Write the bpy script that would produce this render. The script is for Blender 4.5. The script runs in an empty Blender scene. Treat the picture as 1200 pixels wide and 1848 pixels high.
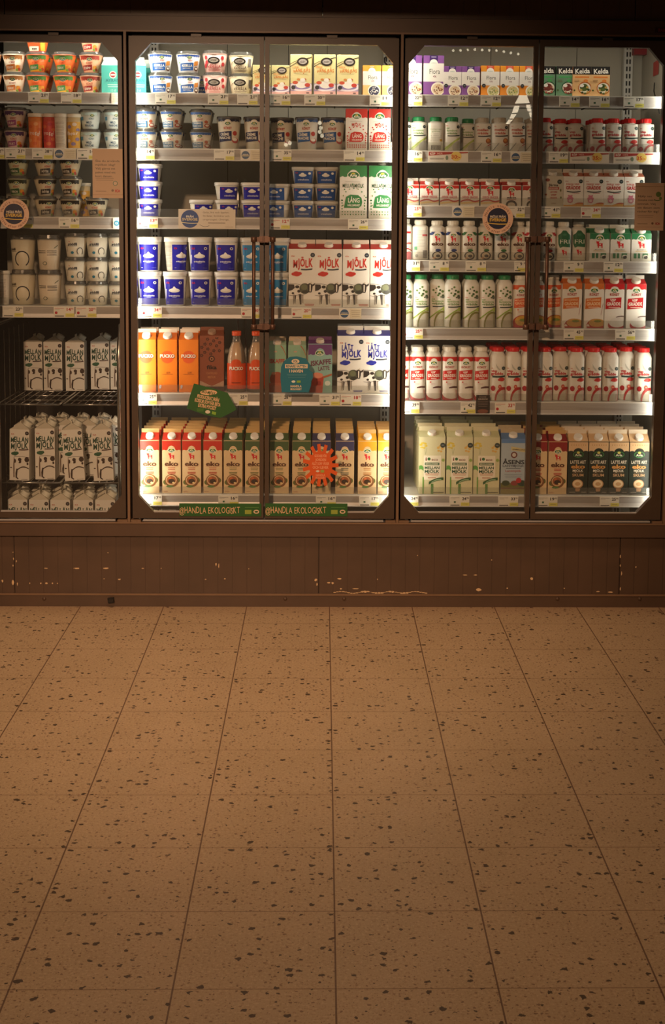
import bpy, math, random
from mathutils import Matrix, Vector
random.seed(7)
# ------------------------------------------------------------------ camera
S = bpy.context.scene
COL = S.collection
W, H = 1200, 1848
F, CX, CY = 2626.94, 634.54, 665.86
PITCH, YAW, ROLL = 0.10675, 0.0205, 0.00738
CAM = Vector((-0.01582, -5.17464, 1.42192))
_fw = Vector((math.sin(YAW)*math.cos(PITCH), math.cos(YAW)*math.cos(PITCH), -math.sin(PITCH)))
_r0 = Vector((math.cos(YAW), -math.sin(YAW), 0)); _u0 = _r0.cross(_fw)
RT = math.cos(ROLL)*_r0 + math.sin(ROLL)*_u0
UP = -math.sin(ROLL)*_r0 + math.cos(ROLL)*_u0
cd = bpy.data.cameras.new('camera'); cam = bpy.data.objects.new('camera', cd); COL.objects.link(cam)
cam.matrix_world = Matrix(((RT.x, UP.x, -_fw.x, CAM.x), (RT.y, UP.y, -_fw.y, CAM.y), (RT.z, UP.z, -_fw.z, CAM.z), (0, 0, 0, 1)))
cd.sensor_width = 36; cd.lens = 36*F/H; cd.shift_x = (600-CX)/H; cd.shift_y = (CY-924)/H
cd.clip_end = 60
S.camera = cam
S.view_settings.view_transform = 'Standard'; S.view_settings.look = 'None'
S.view_settings.gamma = 1; S.view_settings.use_curve_mapping = False
S.view_settings.exposure = 0.0

def at(px, py, Y):
    """point of the place seen at pixel px,py on the vertical plane at depth Y"""
    d = _fw + RT*(px-CX)/F - UP*(py-CY)/F
    return CAM + d*((Y-CAM.y)/d.y)

# ------------------------------------------------------------------ light
wd = bpy.data.worlds.new('world'); S.world = wd; wd.use_nodes = True
wd.node_tree.nodes['Background'].inputs[0].default_value = (1, .55, .28, 1)
wd.node_tree.nodes['Background'].inputs[1].default_value = 0.02
WARM = (1, .60, .35)
COOL = (1, .91, .76)
SHOP_LAMPS = [(-.6, -1.15, 3.12, 1.6, .4, 41), (-1.1, -3.7, 3.12, 1.6, .4, 5), (2.4, -4.6, 3.12, 1.2, .4, 2), (-2.8, -7.0, 3.12, 1.6, .5, 7)]
LED_W = 3.3
SPOT = ((-1.1, -6.4, 3.02), (-.22, 0, .66), 32, 1.0, 1180)

# ------------------------------------------------------------------ materials
def lin(h):
    h = h.lstrip('#'); v = [int(h[i:i+2], 16)/255 for i in (0, 2, 4)]
    return tuple(c/12.92 if c <= .04045 else ((c+.055)/1.055)**2.4 for c in v)
MATS = {}
def M(c, rough=.42, metal=0, spec=.4):
    key = (c, rough, metal)
    if key not in MATS:
        m = bpy.data.materials.new('paint_'+c.strip('#')); m.use_nodes = True
        b = m.node_tree.nodes['Principled BSDF']
        b.inputs['Base Color'].default_value = (*lin(c), 1); b.inputs['Roughness'].default_value = rough
        b.inputs['Metallic'].default_value = metal; b.inputs['Specular IOR Level'].default_value = spec
        MATS[key] = m
    return MATS[key]
def mixmat(name, tint, rough, spec_only=True, dif=None, fac=0):
    m = bpy.data.materials.new(name); m.use_nodes = True; nt = m.node_tree; nt.nodes.clear()
    o = nt.nodes.new('ShaderNodeOutputMaterial'); t = nt.nodes.new('ShaderNodeBsdfTransparent'); g = nt.nodes.new('ShaderNodeBsdfGlossy')
    fr = nt.nodes.new('ShaderNodeFresnel'); mx = nt.nodes.new('ShaderNodeMixShader'); fr.inputs[0].default_value = 1.45
    t.inputs[0].default_value = (*tint, 1); g.inputs['Roughness'].default_value = rough
    nt.links.new(fr.outputs[0], mx.inputs[0]); nt.links.new(g.outputs[0], mx.inputs[2])
    if dif:
        d = nt.nodes.new('ShaderNodeBsdfDiffuse'); d.inputs[0].default_value = (*dif, 1); m2 = nt.nodes.new('ShaderNodeMixShader')
        m2.inputs[0].default_value = fac; nt.links.new(t.outputs[0], m2.inputs[1]); nt.links.new(d.outputs[0], m2.inputs[2])
        nt.links.new(m2.outputs[0], mx.inputs[1])
    else: nt.links.new(t.outputs[0], mx.inputs[1])
    nt.links.new(mx.outputs[0], o.inputs[0]); return m
GLASS = mixmat('door_glass', (.975, .98, .97), .0, dif=(.75, .72, .68), fac=.012)  # faint diffuse haze mixed into the glass to lift the dark gaps inside
CLEAR = mixmat('clear_plastic', (.9, .9, .88), .12, dif=(.8, .8, .76), fac=.10)
ACRYL = mixmat('acrylic', (.95, .95, .93), .05, dif=(.7, .7, .68), fac=.05)
def noisy(name, c1, c2, scale, rough, bump=0, metal=0, stretch=(1, 1, 1)):
    m = bpy.data.materials.new(name); m.use_nodes = True; nt = m.node_tree; b = nt.nodes['Principled BSDF']
    g = nt.nodes.new('ShaderNodeNewGeometry'); mp = nt.nodes.new('ShaderNodeMapping'); mp.inputs['Scale'].default_value = stretch
    n = nt.nodes.new('ShaderNodeTexNoise'); n.inputs['Scale'].default_value = scale; n.inputs['Detail'].default_value = 5
    r = nt.nodes.new('ShaderNodeValToRGB'); r.color_ramp.elements[0].position = .3; r.color_ramp.elements[1].position = .7
    r.color_ramp.elements[0].color = (*lin(c1), 1); r.color_ramp.elements[1].color = (*lin(c2), 1)
    nt.links.new(g.outputs['Position'], mp.inputs[0]); nt.links.new(mp.outputs[0], n.inputs[0]); nt.links.new(n.outputs[0], r.inputs[0]); nt.links.new(r.outputs[0], b.inputs['Base Color'])
    b.inputs['Roughness'].default_value = rough; b.inputs['Metallic'].default_value = metal
    if bump:
        bp = nt.nodes.new('ShaderNodeBump'); bp.inputs['Strength'].default_value = bump; bp.inputs['Distance'].default_value = .002
        nt.links.new(n.outputs[0], bp.inputs['Height']); nt.links.new(bp.outputs[0], b.inputs['Normal'])
    return m
BROWN = noisy('brown_paint', '#513F31', '#594536', 9, .42, .1)
FRAME = noisy('door_frame_brown', '#47392D', '#4D3F32', 14, .38)
DARKF = noisy('dark_gap', '#1E1611', '#261C15', 14, .6)
MULL = noisy('mullion_paint', '#7A6048', '#826850', 14, .4)
STEEL = noisy('rail_aluminium', '#A7A4A0', '#B6B3AF', 4, .38, 0, .2, (1, 1, 20))
RAILD = noisy('rail_lower', '#6F6B69', '#7A7674', 4, .35, 0, .3, (1, 1, 20))
SHELFM = noisy('shelf_enamel', '#C9C6BC', '#D6D3CA', 6, .45)
PANEL = noisy('cooler_panel', '#A39C8C', '#AFA898', 3, .5, 0, 0, (1, 1, .3))
DPANEL = noisy('dark_panel', '#2C2722', '#38312A', 3, .7)
CEIL = noisy('ceiling_paint', '#5b4a3a', '#65533f', 2, .8)
COPPER = noisy('handle_copper', '#5E463A', '#6C5244', 20, .34, 0, .4)
CHROME = noisy('wire_chrome', '#B8B8B2', '#C8C8C2', 20, .25, 0, .9)
def floor_mat():
    m = bpy.data.materials.new('terrazzo_tiles'); m.use_nodes = True; nt = m.node_tree; N = nt.nodes; L = nt.links; b = N['Principled BSDF']
    g = N.new('ShaderNodeNewGeometry'); sp = N.new('ShaderNodeSeparateXYZ'); L.new(g.outputs['Position'], sp.inputs[0])
    def mth(op, a, c=None, cl=False):
        n = N.new('ShaderNodeMath'); n.operation = op; n.use_clamp = cl
        for i, v in enumerate((a, c)):
            if v is None: continue
            if isinstance(v, (int, float)): n.inputs[i].default_value = v
            else: L.new(v, n.inputs[i])
        return n.outputs[0]
    def line(s, off, wdt):
        t = mth('FRACT', mth('DIVIDE', mth('ADD', s, off), .3)); t = mth('ABSOLUTE', mth('SUBTRACT', t, .5))
        return mth('GREATER_THAN', t, .5-wdt/.6)
    lx = line(sp.outputs[0], .58438+30, .0034); ly = line(sp.outputs[1], .22897+30, .0030)
    def specks(scale, keep, size, off):
        mp = N.new('ShaderNodeMapping'); mp.inputs['Location'].default_value = (off, off*.7, 0); L.new(g.outputs['Position'], mp.inputs[0])
        nz = N.new('ShaderNodeTexNoise'); nz.inputs['Scale'].default_value = scale*1.6; L.new(mp.outputs[0], nz.inputs[0])
        vm = N.new('ShaderNodeVectorMath'); vm.operation = 'MULTIPLY_ADD'; vm.inputs[1].default_value = (.9/scale,)*3
        L.new(nz.outputs['Color'], vm.inputs[0]); L.new(mp.outputs[0], vm.inputs[2])
        v = N.new('ShaderNodeTexVoronoi'); v.voronoi_dimensions = '2D'; v.inputs['Scale'].default_value = scale; L.new(vm.outputs[0], v.inputs['Vector'])
        sc = N.new('ShaderNodeSeparateColor'); L.new(v.outputs['Color'], sc.inputs[0])
        k = mth('GREATER_THAN', sc.outputs[0], keep); th = mth('MULTIPLY', mth('ADD', mth('MULTIPLY', sc.outputs[1], sc.outputs[1]), .15), size)
        return mth('MULTIPLY', k, mth('LESS_THAN', v.outputs['Distance'], th))
    big = specks(50, .72, .30, 3.1); mid = specks(100, .56, .28, 8.7); sm = specks(210, .5, .33, 5.3)
    def mix(fac, a, c):
        n = N.new('ShaderNodeMix'); n.data_type = 'RGBA'
        if isinstance(fac, (int, float)): n.inputs[0].default_value = fac
        else: L.new(fac, n.inputs[0])
        for s, v in ((6, a), (7, c)):
            if isinstance(v, str): n.inputs[s].default_value = (*lin(v), 1)
            else: L.new(v, n.inputs[s])
        return n.outputs[2]
    nz = N.new('ShaderNodeTexNoise'); nz.inputs['Scale'].default_value = 5; nz.inputs['Detail'].default_value = 8; L.new(g.outputs['Position'], nz.inputs[0])
    c = mix(nz.outputs[0], '#A89474', '#BDA788')
    nf = N.new('ShaderNodeTexNoise'); nf.inputs['Scale'].default_value = 160; nf.inputs['Detail'].default_value = 3; L.new(g.outputs['Position'], nf.inputs[0])
    c = mix(mth('MULTIPLY', mth('GREATER_THAN', nf.outputs[0], .6), .35), c, '#D2BC9A')
    c = mix(mth('MULTIPLY', mth('LESS_THAN', nf.outputs[0], .38), .3), c, '#85654A')
    c = mix(mth('MULTIPLY', sm, .4), c, '#7A5A44'); c = mix(mth('MULTIPLY', mid, .7), c, '#664836'); c = mix(mth('MULTIPLY', big, .9), c, '#33281F')
    c = mix(mth('MULTIPLY', ly, .55), c, '#5a3c2a'); c = mix(mth('MULTIPLY', lx, .8), c, '#4e3022')
    # grime gathered along the kick plate
    gr = mth('MULTIPLY', mth('ADD', mth('MULTIPLY', sp.outputs[1], 7.0), 1.05, True), mth('ADD', nz.outputs[0], .05))
    c = mix(mth('MULTIPLY', gr, .5), c, '#7A4A33')
    L.new(c, b.inputs['Base Color']); b.inputs['Roughness'].default_value = .45; b.inputs['Specular IOR Level'].default_value = .3
    return m
def emit(name, col, s):
    m = bpy.data.materials.new(name); m.use_nodes = True; nt = m.node_tree; nt.nodes.clear()
    o = nt.nodes.new('ShaderNodeOutputMaterial'); e = nt.nodes.new('ShaderNodeEmission'); e.inputs[0].default_value = (*col, 1); e.inputs[1].default_value = s
    nt.links.new(e.outputs[0], o.inputs[0]); return m

# ------------------------------------------------------------------ mesh builder
class MB:
    def __init__(s): s.v = []; s.f = []; s.m = []; s.mats = []; s.sm = []
    def mi(s, m):
        if isinstance(m, str): m = M(m)
        if m not in s.mats: s.mats.append(m)
        return s.mats.index(m)
    def face(s, pts, m, smooth=False):
        i = len(s.v); s.v += [tuple(p) for p in pts]; s.f.append(tuple(range(i, i+len(pts)))); s.m.append(s.mi(m)); s.sm.append(smooth)
    def box(s, x0, x1, y0, y1, z0, z1, m, skip=''):
        c = [(x0, y0, z0), (x1, y0, z0), (x1, y1, z0), (x0, y1, z0), (x0, y0, z1), (x1, y0, z1), (x1, y1, z1), (x0, y1, z1)]
        i = len(s.v); s.v += c; k = s.mi(m)
        for f in ((0, 1, 5, 4), (1, 2, 6, 5), (2, 3, 7, 6), (3, 0, 4, 7), (4, 5, 6, 7), (3, 2, 1, 0)):
            s.f.append(tuple(i+j for j in f)); s.m.append(k); s.sm.append(False)
    def rings(s, rings, m, cap0=True, cap1=True, smooth=True, mlist=None):
        i = len(s.v); n = len(rings[0])
        for r in rings: s.v += [tuple(p) for p in r]
        for a in range(len(rings)-1):
            k = s.mi(mlist[a] if mlist else m)
            for b in range(n):
                c = (b+1) % n; s.f.append((i+a*n+b, i+a*n+c, i+(a+1)*n+c, i+(a+1)*n+b)); s.m.append(k); s.sm.append(smooth)
        if cap0: s.f.append(tuple(i+b for b in reversed(range(n)))); s.m.append(s.mi(mlist[0] if mlist else m)); s.sm.append(False)
        if cap1: s.f.append(tuple(i+(len(rings)-1)*n+b for b in range(n))); s.m.append(s.mi(mlist[-1] if mlist else m)); s.sm.append(False)
    def lathe(s, prof, m, n=24, sq=2, **k):
        """prof: (radius, z); sq: superellipse exponent (2 = round)"""
        R = []
        for q in prof:
            r, z = q[0], q[1]; e = q[2] if len(q) > 2 else sq; ring = []
            for j in range(n):
                a = 2*math.pi*j/n; ca, sa = math.cos(a), math.sin(a)
                t = (abs(ca)**e+abs(sa)**e)**(-1/e); ring.append((r*ca*t, r*sa*t, z))
            R.append(ring)
        s.rings(R, m, **k)
    def tube(s, pts, r, m, n=8):
        pts = [Vector(p) for p in pts]; R = []
        for i, p in enumerate(pts):
            d = (pts[min(i+1, len(pts)-1)]-pts[max(i-1, 0)]).normalized()
            a = Vector((0, 0, 1)) if abs(d.z) < .9 else Vector((1, 0, 0)); u = d.cross(a).normalized(); w = d.cross(u)
            R.append([p+u*r*math.cos(2*math.pi*j/n)+w*r*math.sin(2*math.pi*j/n) for j in range(n)])
        s.rings(R, m)
    def art(s, art, mp, base=.0003, span=.0010):
        for lay, (m, polys) in enumerate(art.ops):
            o = base+span*(lay+1)/len(art.ops)
            for p in polys: s.face([mp(x, z, o) for x, z in p], m)
    def mesh(s, name):
        me = bpy.data.meshes.new(name); me.from_pydata(s.v, [], s.f)
        for m in s.mats: me.materials.append(m)
        me.polygons.foreach_set('material_index', s.m); me.polygons.foreach_set('use_smooth', s.sm); me.update(); return me
    def build(s, name, parent=None, loc=None):
        o = bpy.data.objects.new(name, s.mesh(name)); COL.objects.link(o)
        if parent: o.parent = parent
        if loc is not None: o.location = loc
        return o
def empty(name, loc=(0, 0, 0)):
    o = bpy.data.objects.new(name, None); COL.objects.link(o); o.location = loc; o.empty_display_size = .02; return o
def tag(o, label, cat, group=None, kind=None):
    o['label'] = label; o['category'] = cat
    if group: o['group'] = group
    if kind: o['kind'] = kind
    return o

# ------------------------------------------------------------------ printed artwork (lettering and shapes as thin geometry)
GL = {}
def glyph(txt, bold=0):
    k = (txt, bold)
    if k in GL: return GL[k]
    cu = bpy.data.curves.new('t', 'FONT'); cu.body = txt; cu.resolution_u = 2; cu.offset = bold; cu.size = 1
    ob = bpy.data.objects.new('t', cu); COL.objects.link(ob); bpy.context.view_layer.update()
    me = bpy.data.meshes.new_from_object(ob.evaluated_get(bpy.context.evaluated_depsgraph_get()))
    vs = [(v.co.x, v.co.y) for v in me.vertices]; fs = [tuple(p.vertices) for p in me.polygons]
    bpy.data.objects.remove(ob); bpy.data.curves.remove(cu); bpy.data.meshes.remove(me)
    if vs:
        x0 = min(v[0] for v in vs); x1 = max(v[0] for v in vs)
    else: x0, x1 = 0, .3
    GL[k] = ([((v[0]-(x0+x1)/2)/.7, v[1]/.7) for v in vs], fs, (x1-x0)/.7); return GL[k]
class Art:
    def __init__(s, w, h, lim=1.0): s.lim = lim; s.w = w; s.h = h; s.ops = []; s.a = h/w
    def strip(s, cols, m):
        L = s.w*(.5 if s.w < .3 else .5)*getattr(s, 'lim', 1.0); out = []
        cl = lambda z: min(max(z, .0004), s.h-.0002)
        for a, b in zip(cols, cols[1:]):
            if b[0] <= -L or a[0] >= L: continue
            d = (b[0]-a[0]) or 1e-9
            def lerp(x): t = (x-a[0])/d; return (x, a[1]+(b[1]-a[1])*t, a[2]+(b[2]-a[2])*t)
            p = lerp(-L) if a[0] < -L else a; q = lerp(L) if b[0] > L else b
            if cl(p[2])-cl(p[1])+cl(q[2])-cl(q[1]) < 1e-5: continue
            out.append([(p[0], cl(p[1])), (q[0], cl(q[1])), (q[0], cl(q[2])), (p[0], cl(p[2]))])
        if out: s.ops.append((m, out))
        return s
    def R(s, u0, v0, u1, v1, m, n=None):
        n = n or max(1, int(abs(u1-u0)*10)); return s.strip([((u0+(u1-u0)*i/n)*s.w, v0*s.h, v1*s.h) for i in range(n+1)], m)
    def E(s, u, v, ru, k, m, n=12):
        c = []
        for i in range(n+1):
            t = -math.cos(math.pi*i/n); q = math.sqrt(max(0, 1-t*t))*ru*k*s.w; c.append(((u+ru*t)*s.w, v*s.h-q, v*s.h+q))
        return s.strip(c, m)
    def cloud(s, v, m, top=1.0, dome=.07, amp=.012, u=.5):
        c = []; n = 36
        for i in range(n+1):
            t = -u+2*u*i/n; e = v+dome*math.sqrt(max(0, 1-(t/.2)**2)) - amp*abs(math.sin(t*math.pi*5))*(abs(t) > .2)
            c.append((t*s.w, min(e, top)*s.h, top*s.h))
        return s.strip(c, m)
    def swoosh(s, u0, v0, u1, v1, bend, th, m, n=14):
        c = []
        for i in range(n+1):
            t = i/n; v = v0+(v1-v0)*t+bend*math.sin(math.pi*t); c.append(((u0+(u1-u0)*t)*s.w, (v-th/2)*s.h, (v+th/2)*s.h))
        return s.strip(c, m)
    def P(s, pts, m):
        q = [(x*s.w, y*s.h) for x, y in pts]; x0 = min(a[0] for a in q); x1 = max(a[0] for a in q); n = max(2, min(10, int((x1-x0)/.006)))
        xs = sorted({round(x0+(x1-x0)*i/n, 6) for i in range(n+1)} | {round(a[0], 6) for a in q}); cols = []
        for x in xs:
            X = min(max(x, x0+1e-6), x1-1e-6); zs = []
            for (ax, az), (bx, bz) in zip(q, q[1:]+q[:1]):
                if (ax-X)*(bx-X) <= 0 and ax != bx: zs.append(az+(bz-az)*(X-ax)/(bx-ax))
            if zs: cols.append((x, min(zs), max(zs)))
        return s.strip(cols, m)
    def T(s, txt, u, v, hh, m, w=None, b=0, rot=0, wob=0, sh=(0, 0)):
        if b > .03:   # heavy lettering: the light letters set several times side by side
            e = (b-.02)*1.3
            for q in ((-e, 0), (e, 0), (0, e*.6), (0, -e*.6))+(((-e*2, 0), (e*2, 0)) if b > .06 else ()): s.T(txt, u, v, hh, m, w, .02, rot, wob, (q[0], q[1]))
            return s
        hh *= s.h; polys = []; ca, sa = math.cos(rot), math.sin(rot)
        if wob:
            parts = []; x = 0
            for i, ch in enumerate(txt):
                g = glyph(ch, b); parts.append((g, x+g[2]/2, ((i*37) % 5-2)*.06*wob, 1+((i*53) % 3-1)*.10*wob, ((i*29) % 5-2)*.05*wob)); x += g[2]+(.16 if ch != ' ' else 0)
            tot = x-.16; sx = (w*s.w/tot) if w else hh
            for g, cx, dy, sc, rr in parts:
                for f in g[1]:
                    pp = []
                    for j in f:
                        gx, gy = g[0][j]; gx += sh[0]; gy += sh[1]; X = (cx-tot/2+gx-gy*rr)*sx; Y = (gy*sc-.5+dy+gx*rr)*hh; pp.append((u*s.w+X*ca-Y*sa, v*s.h+X*sa+Y*ca))
                    polys.append(pp)
        else:
            g = glyph(txt, b); sx = (w*s.w/g[2]) if w else hh
            for f in g[1]:
                pp = []
                for j in f:
                    X = (g[0][j][0]+sh[0])*sx; Y = (g[0][j][1]+sh[1]-.5)*hh; pp.append((u*s.w+X*ca-Y*sa, v*s.h+X*sa+Y*ca))
                polys.append(pp)
        s.ops.append((m, polys)); return s
    def ringtext(s, txt, u, v, r, hh, m, a0, a1, flip=False, b=.01):
        """letters set around a circle from angle a0 to a1 (degrees)"""
        polys = []; n = len(txt)
        for i, ch in enumerate(txt):
            if ch == ' ': continue
            a = math.radians(a0+(a1-a0)*(i+.5)/n); g = glyph(ch, b); rot = a-math.pi/2+(math.pi if flip else 0); ca, sa = math.cos(rot), math.sin(rot)
            for f in g[1]:
                polys.append([(u*s.w+r*math.cos(a)+g[0][j][0]*hh*ca-(g[0][j][1]-.5)*hh*sa, v*s.h+r*math.sin(a)+g[0][j][0]*hh*sa+(g[0][j][1]-.5)*hh*ca) for j in f])
        s.ops.append((m, polys)); return s
    def dots(s, pts, r, m):
        polys = []
        for u, v in pts: polys.append([(u*s.w+r*math.cos(k*1.047), v*s.h+r*math.sin(k*1.047)) for k in range(6)])
        s.ops.append((m, polys)); return s
    # recurring marks
    def arla(s, u, v, z=.15):
        s.E(u, v, z*1.12, .62, '#F4EFE0'); s.E(u, v, z, .58, '#1F6A35'); s.E(u, v+.25*z/s.a, z*.35, .5, '#C9C04A'); s.T('Arla', u, v-.08*z/s.a, z*.55/s.a, '#F4F0E4', w=z*1.4, b=.02); return s
    def cowlet(s, u, v, z=.12, m='#D2232A'):
        a = s.a
        s.R(u-z*.7, v-.35*z/a, u+z*.95, v+.5*z/a, m, 2); s.R(u-z*.55, v-.95*z/a, u-z*.2, v-.3*z/a, m, 1); s.R(u+z*.6, v-.95*z/a, u+z*.95, v-.3*z/a, m, 1)
        s.E(u-z*.6, v+.7*z/a, z*.45, .8, m, 6); s.swoosh(u-z*1.1, v+1.2*z/a, u-z*.1, v+1.1*z/a, -.2*z/a, .25*z/a, m, 4); s.E(u+z*.15, v+.1*z/a, z*.25, .7, '#F2E6DA', 6); return s
    def badge(s, u, v, z=.1, m='#2B3138'):
        s.E(u, v, z, 1, m, 8); s.E(u, v, z*.55, .5, '#6d7378', 6); return s
    def lines(s, u0, u1, v, k, dv, m, th=.006, j=0):
        for i in range(k):
            e = ((i*41) % 4)*.03*(u1-u0) + j; s.R(u0+e, v-i*dv-th/2, u1-e, v-i*dv+th/2, m, 3)
        return s
    def bigcow(s, ground='#23211F', patch='#2B2623'):
        # black and white cow with its head turned towards the reader
        s.swoosh(-.5, .40, .02, .37, .01, .006, ground); s.P([(-.5, .39), (-.3, .385), (-.27, .33), (-.36, .29), (-.5, .27)], patch)
        s.E(-.18, .345, .08, .7, patch, 8); s.E(-.34, .235, .05, .8, patch, 8); s.E(-.12, .27, .06, .9, patch, 8); s.E(-.06, .33, .04, .9, patch, 6)
        s.swoosh(-.5, .20, -.1, .21, -.015, .006, ground)
        s.P([(-.34, .21), (-.25, .21), (-.28, .12), (-.31, .04), (-.33, .04), (-.31, .12)], '#8a837a'); s.P([(-.27, .20), (-.22, .20), (-.235, .12), (-.25, .05), (-.275, .05), (-.26, .12)], '#4a4440'); s.P([(-.13, .22), (-.02, .22), (-.06, .12), (-.05, .07), (-.02, .04), (-.08, .04), (-.1, .12)], '#3a3532'); s.P([(.0, .21), (.05, .22), (.03, .13), (.05, .06), (.02, .06), (.0, .13)], '#a29a8e')
        s.swoosh(-.04, .2, .2, .26, -.02, .005, ground)
        s.E(.1, .315, .2, 1.0, '#4E5344', 14); s.E(.08, .34, .12, .9, '#6a6f52', 8); s.E(.12, .26, .13, .5, '#34362f', 8)
        s.P([(.20, .39), (.30, .415), (.40, .38), (.38, .30), (.35, .25), (.26, .25), (.22, .31)], '#2f2926'); s.P([(.28, .385), (.325, .385), (.32, .265), (.28, .265)], '#E9E2D4')
        s.P([(.38, .385), (.49, .415), (.46, .37), (.39, .355)], '#3a322d'); s.P([(.22, .385), (.14, .41), (.17, .38), (.22, .37)], '#3a322d')
        s.P([(.30, .40), (.34, .445), (.35, .40)], '#cbbfa8'); return s
    def linecow(s):
        k = '#3B2A22'
        s.swoosh(-.28, .46, .5, .455, .008, .007, k); s.E(-.23, .38, .06, 1.7, k, 8); s.E(.02, .41, .09, 1.0, k, 8); s.E(.04, .37, .06, 1.4, k, 8); s.E(.38, .41, .12, 1.1, k, 8); s.E(.42, .33, .05, 1.4, k, 6)
        s.E(.0, .35, .04, .8, k, 6); s.swoosh(-.14, .195, .48, .235, .05, .022, k)
        s.P([(-.28, .45), (-.25, .45), (-.27, .30), (-.24, .06), (-.30, .06), (-.31, .3)], '#6b5546'); s.P([(-.15, .23), (-.08, .23), (-.11, .1), (-.12, .05), (-.19, .05), (-.2, .14)], k); s.P([(-.19, .06), (-.1, .06), (-.02, .03), (-.08, .02)], k)
        s.E(-.42, .25, .05, .6, k, 6); s.R(.1, .02, .42, .026, k, 2); return s

# ------------------------------------------------------------------ package bodies; each returns (list of (part, mesh, child list), artwork map)
def flatmap(d): return lambda x, z, o: (x, -d/2-o, z)
def gable(w, d, h, rise, fin, body, top, finc, art=None, cap='#EDE9DF', capr=.0145, capz=.5, side=None, turned=False):
    """gable top carton; turned: the ridge runs front to back and the cap sits on the right slope"""
    m = MB(); a, b = w/2, d/2; e = .002
    side = side or body
    if turned:
        m.face([(-a, -b, 0), (a, -b, 0), (a, -b, h), (-a, -b, h)], body); m.face([(a, b, 0), (-a, b, 0), (-a, b, h), (a, b, h)], body)
        m.face([(-a, -b, h), (a, -b, h), (0, -b+.020, h+rise)], top); m.face([(a, b, h), (-a, b, h), (0, b-.020, h+rise)], top)
        m.face([(a, -b, 0), (a, b, 0), (a, b, h), (a, -b, h)], side); m.face([(-a, b, 0), (-a, -b, 0), (-a, -b, h), (-a, b, h)], side)
        m.face([(a, -b, h), (a, b, h), (0, b-.020, h+rise), (0, -b+.020, h+rise)], top); m.face([(-a, b, h), (-a, -b, h), (0, -b+.020, h+rise), (0, b-.020, h+rise)], top)
        m.face([(-a, b, 0), (a, b, 0), (a, -b, 0), (-a, -b, 0)], body); m.box(-.0015, .0015, -b+.016, b-.016, h+rise-.001, h+rise+fin, finc)
    else:
        m.face([(-a, -b, 0), (a, -b, 0), (a, -b, h), (-a, -b, h)], body); m.face([(a, b, 0), (-a, b, 0), (-a, b, h), (a, b, h)], side)
        m.face([(a, -b, 0), (a, b, 0), (a, b, h), (a, -b, h)], side); m.face([(-a, b, 0), (-a, -b, 0), (-a, -b, h), (-a, b, h)], side)
        q = b*.45
        for sx in (1, -1):
            x = sx*a; t = [(x, -b, h), (x, b, h), (sx*(a-.012), 0, h+rise*.75)]; m.face(t if sx > 0 else t[::-1], top)
            t = [(x, -b, h), (sx*(a-.012), 0, h+rise*.75), (sx*(a-e), 0, h+rise)]; m.face(t, top); t = [(x, b, h), (sx*(a-.012), 0, h+rise*.75), (sx*(a-e), 0, h+rise)]; m.face(t, top)
        m.face([(-a, -b, h), (a, -b, h), (a-e, -.001, h+rise), (-a+e, -.001, h+rise)], top); m.face([(a, b, h), (-a, b, h), (-a+e, .001, h+rise), (a-e, .001, h+rise)], top)
        m.face([(-a, b, 0), (a, b, 0), (a, -b, 0), (-a, -b, 0)], body); m.box(-a+e, a-e, -.0016, .0016, h+rise-.001, h+rise+fin, finc)
    if art: m.art(art, flatmap(d))
    parts = [('carton_body', m.mesh('carton_body'))]
    if cap:
        c = MB(); ch = .017 if turned else .011; c.lathe([(capr*1.08, 0), (capr*1.08, .003), (capr, .0035), (capr, ch-.0015), (capr*.9, ch)], cap, 20, cap0=False)
        c.lathe([(capr*.78, ch+.0002), (capr*.7, ch-.001)], M('#cfcabf'), 16, cap0=False)
        th = math.atan2(rise, a if turned else b)
        R_ = Matrix.Rotation(math.pi/2*0+(th), 4, 'Y') if turned else Matrix.Rotation(th, 4, 'X')
        pos = (a*(1-capz), 0, h+rise*capz) if turned else (0, -b*(1-capz), h+rise*capz)
        # slope normal leans outward
        mt = Matrix.Translation(pos) @ R_
        c.v = [tuple(mt @ Vector(v)) for v in c.v]; parts.append(('screw_cap', c.mesh('screw_cap')))
    return parts
def brick(w, d, h, body, art=None, side=None, top=None, name='carton_body'):
    m = MB(); a, b = w/2, d/2
    k = .0012
    prof = [(a-k, b-k, 0), (a, b, k), (a, b, h-k), (a-k, b-k, h)]
    m.rings([[(-x, -y, z), (x, -y, z), (x, y, z), (-x, y, z)] for x, y, z in prof], body, smooth=False)
    if side: m.face([(a+.0003, -b+.001, .001), (a+.0003, b-.001, .001), (a+.0003, b-.001, h-.001), (a+.0003, -b+.001, h-.001)], side); m.face([(-a-.0003, b-.001, .001), (-a-.0003, -b+.001, .001), (-a-.0003, -b+.001, h-.001), (-a-.0003, b-.001, h-.001)], side)
    if top: m.face([(-a+.001, -b+.001, h+.0003), (a-.001, -b+.001, h+.0003), (a-.001, b-.001, h+.0003), (-a+.001, b-.001, h+.0003)], top)
    if art: m.art(art, flatmap(d))
    return [(name, m.mesh(name))]
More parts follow.
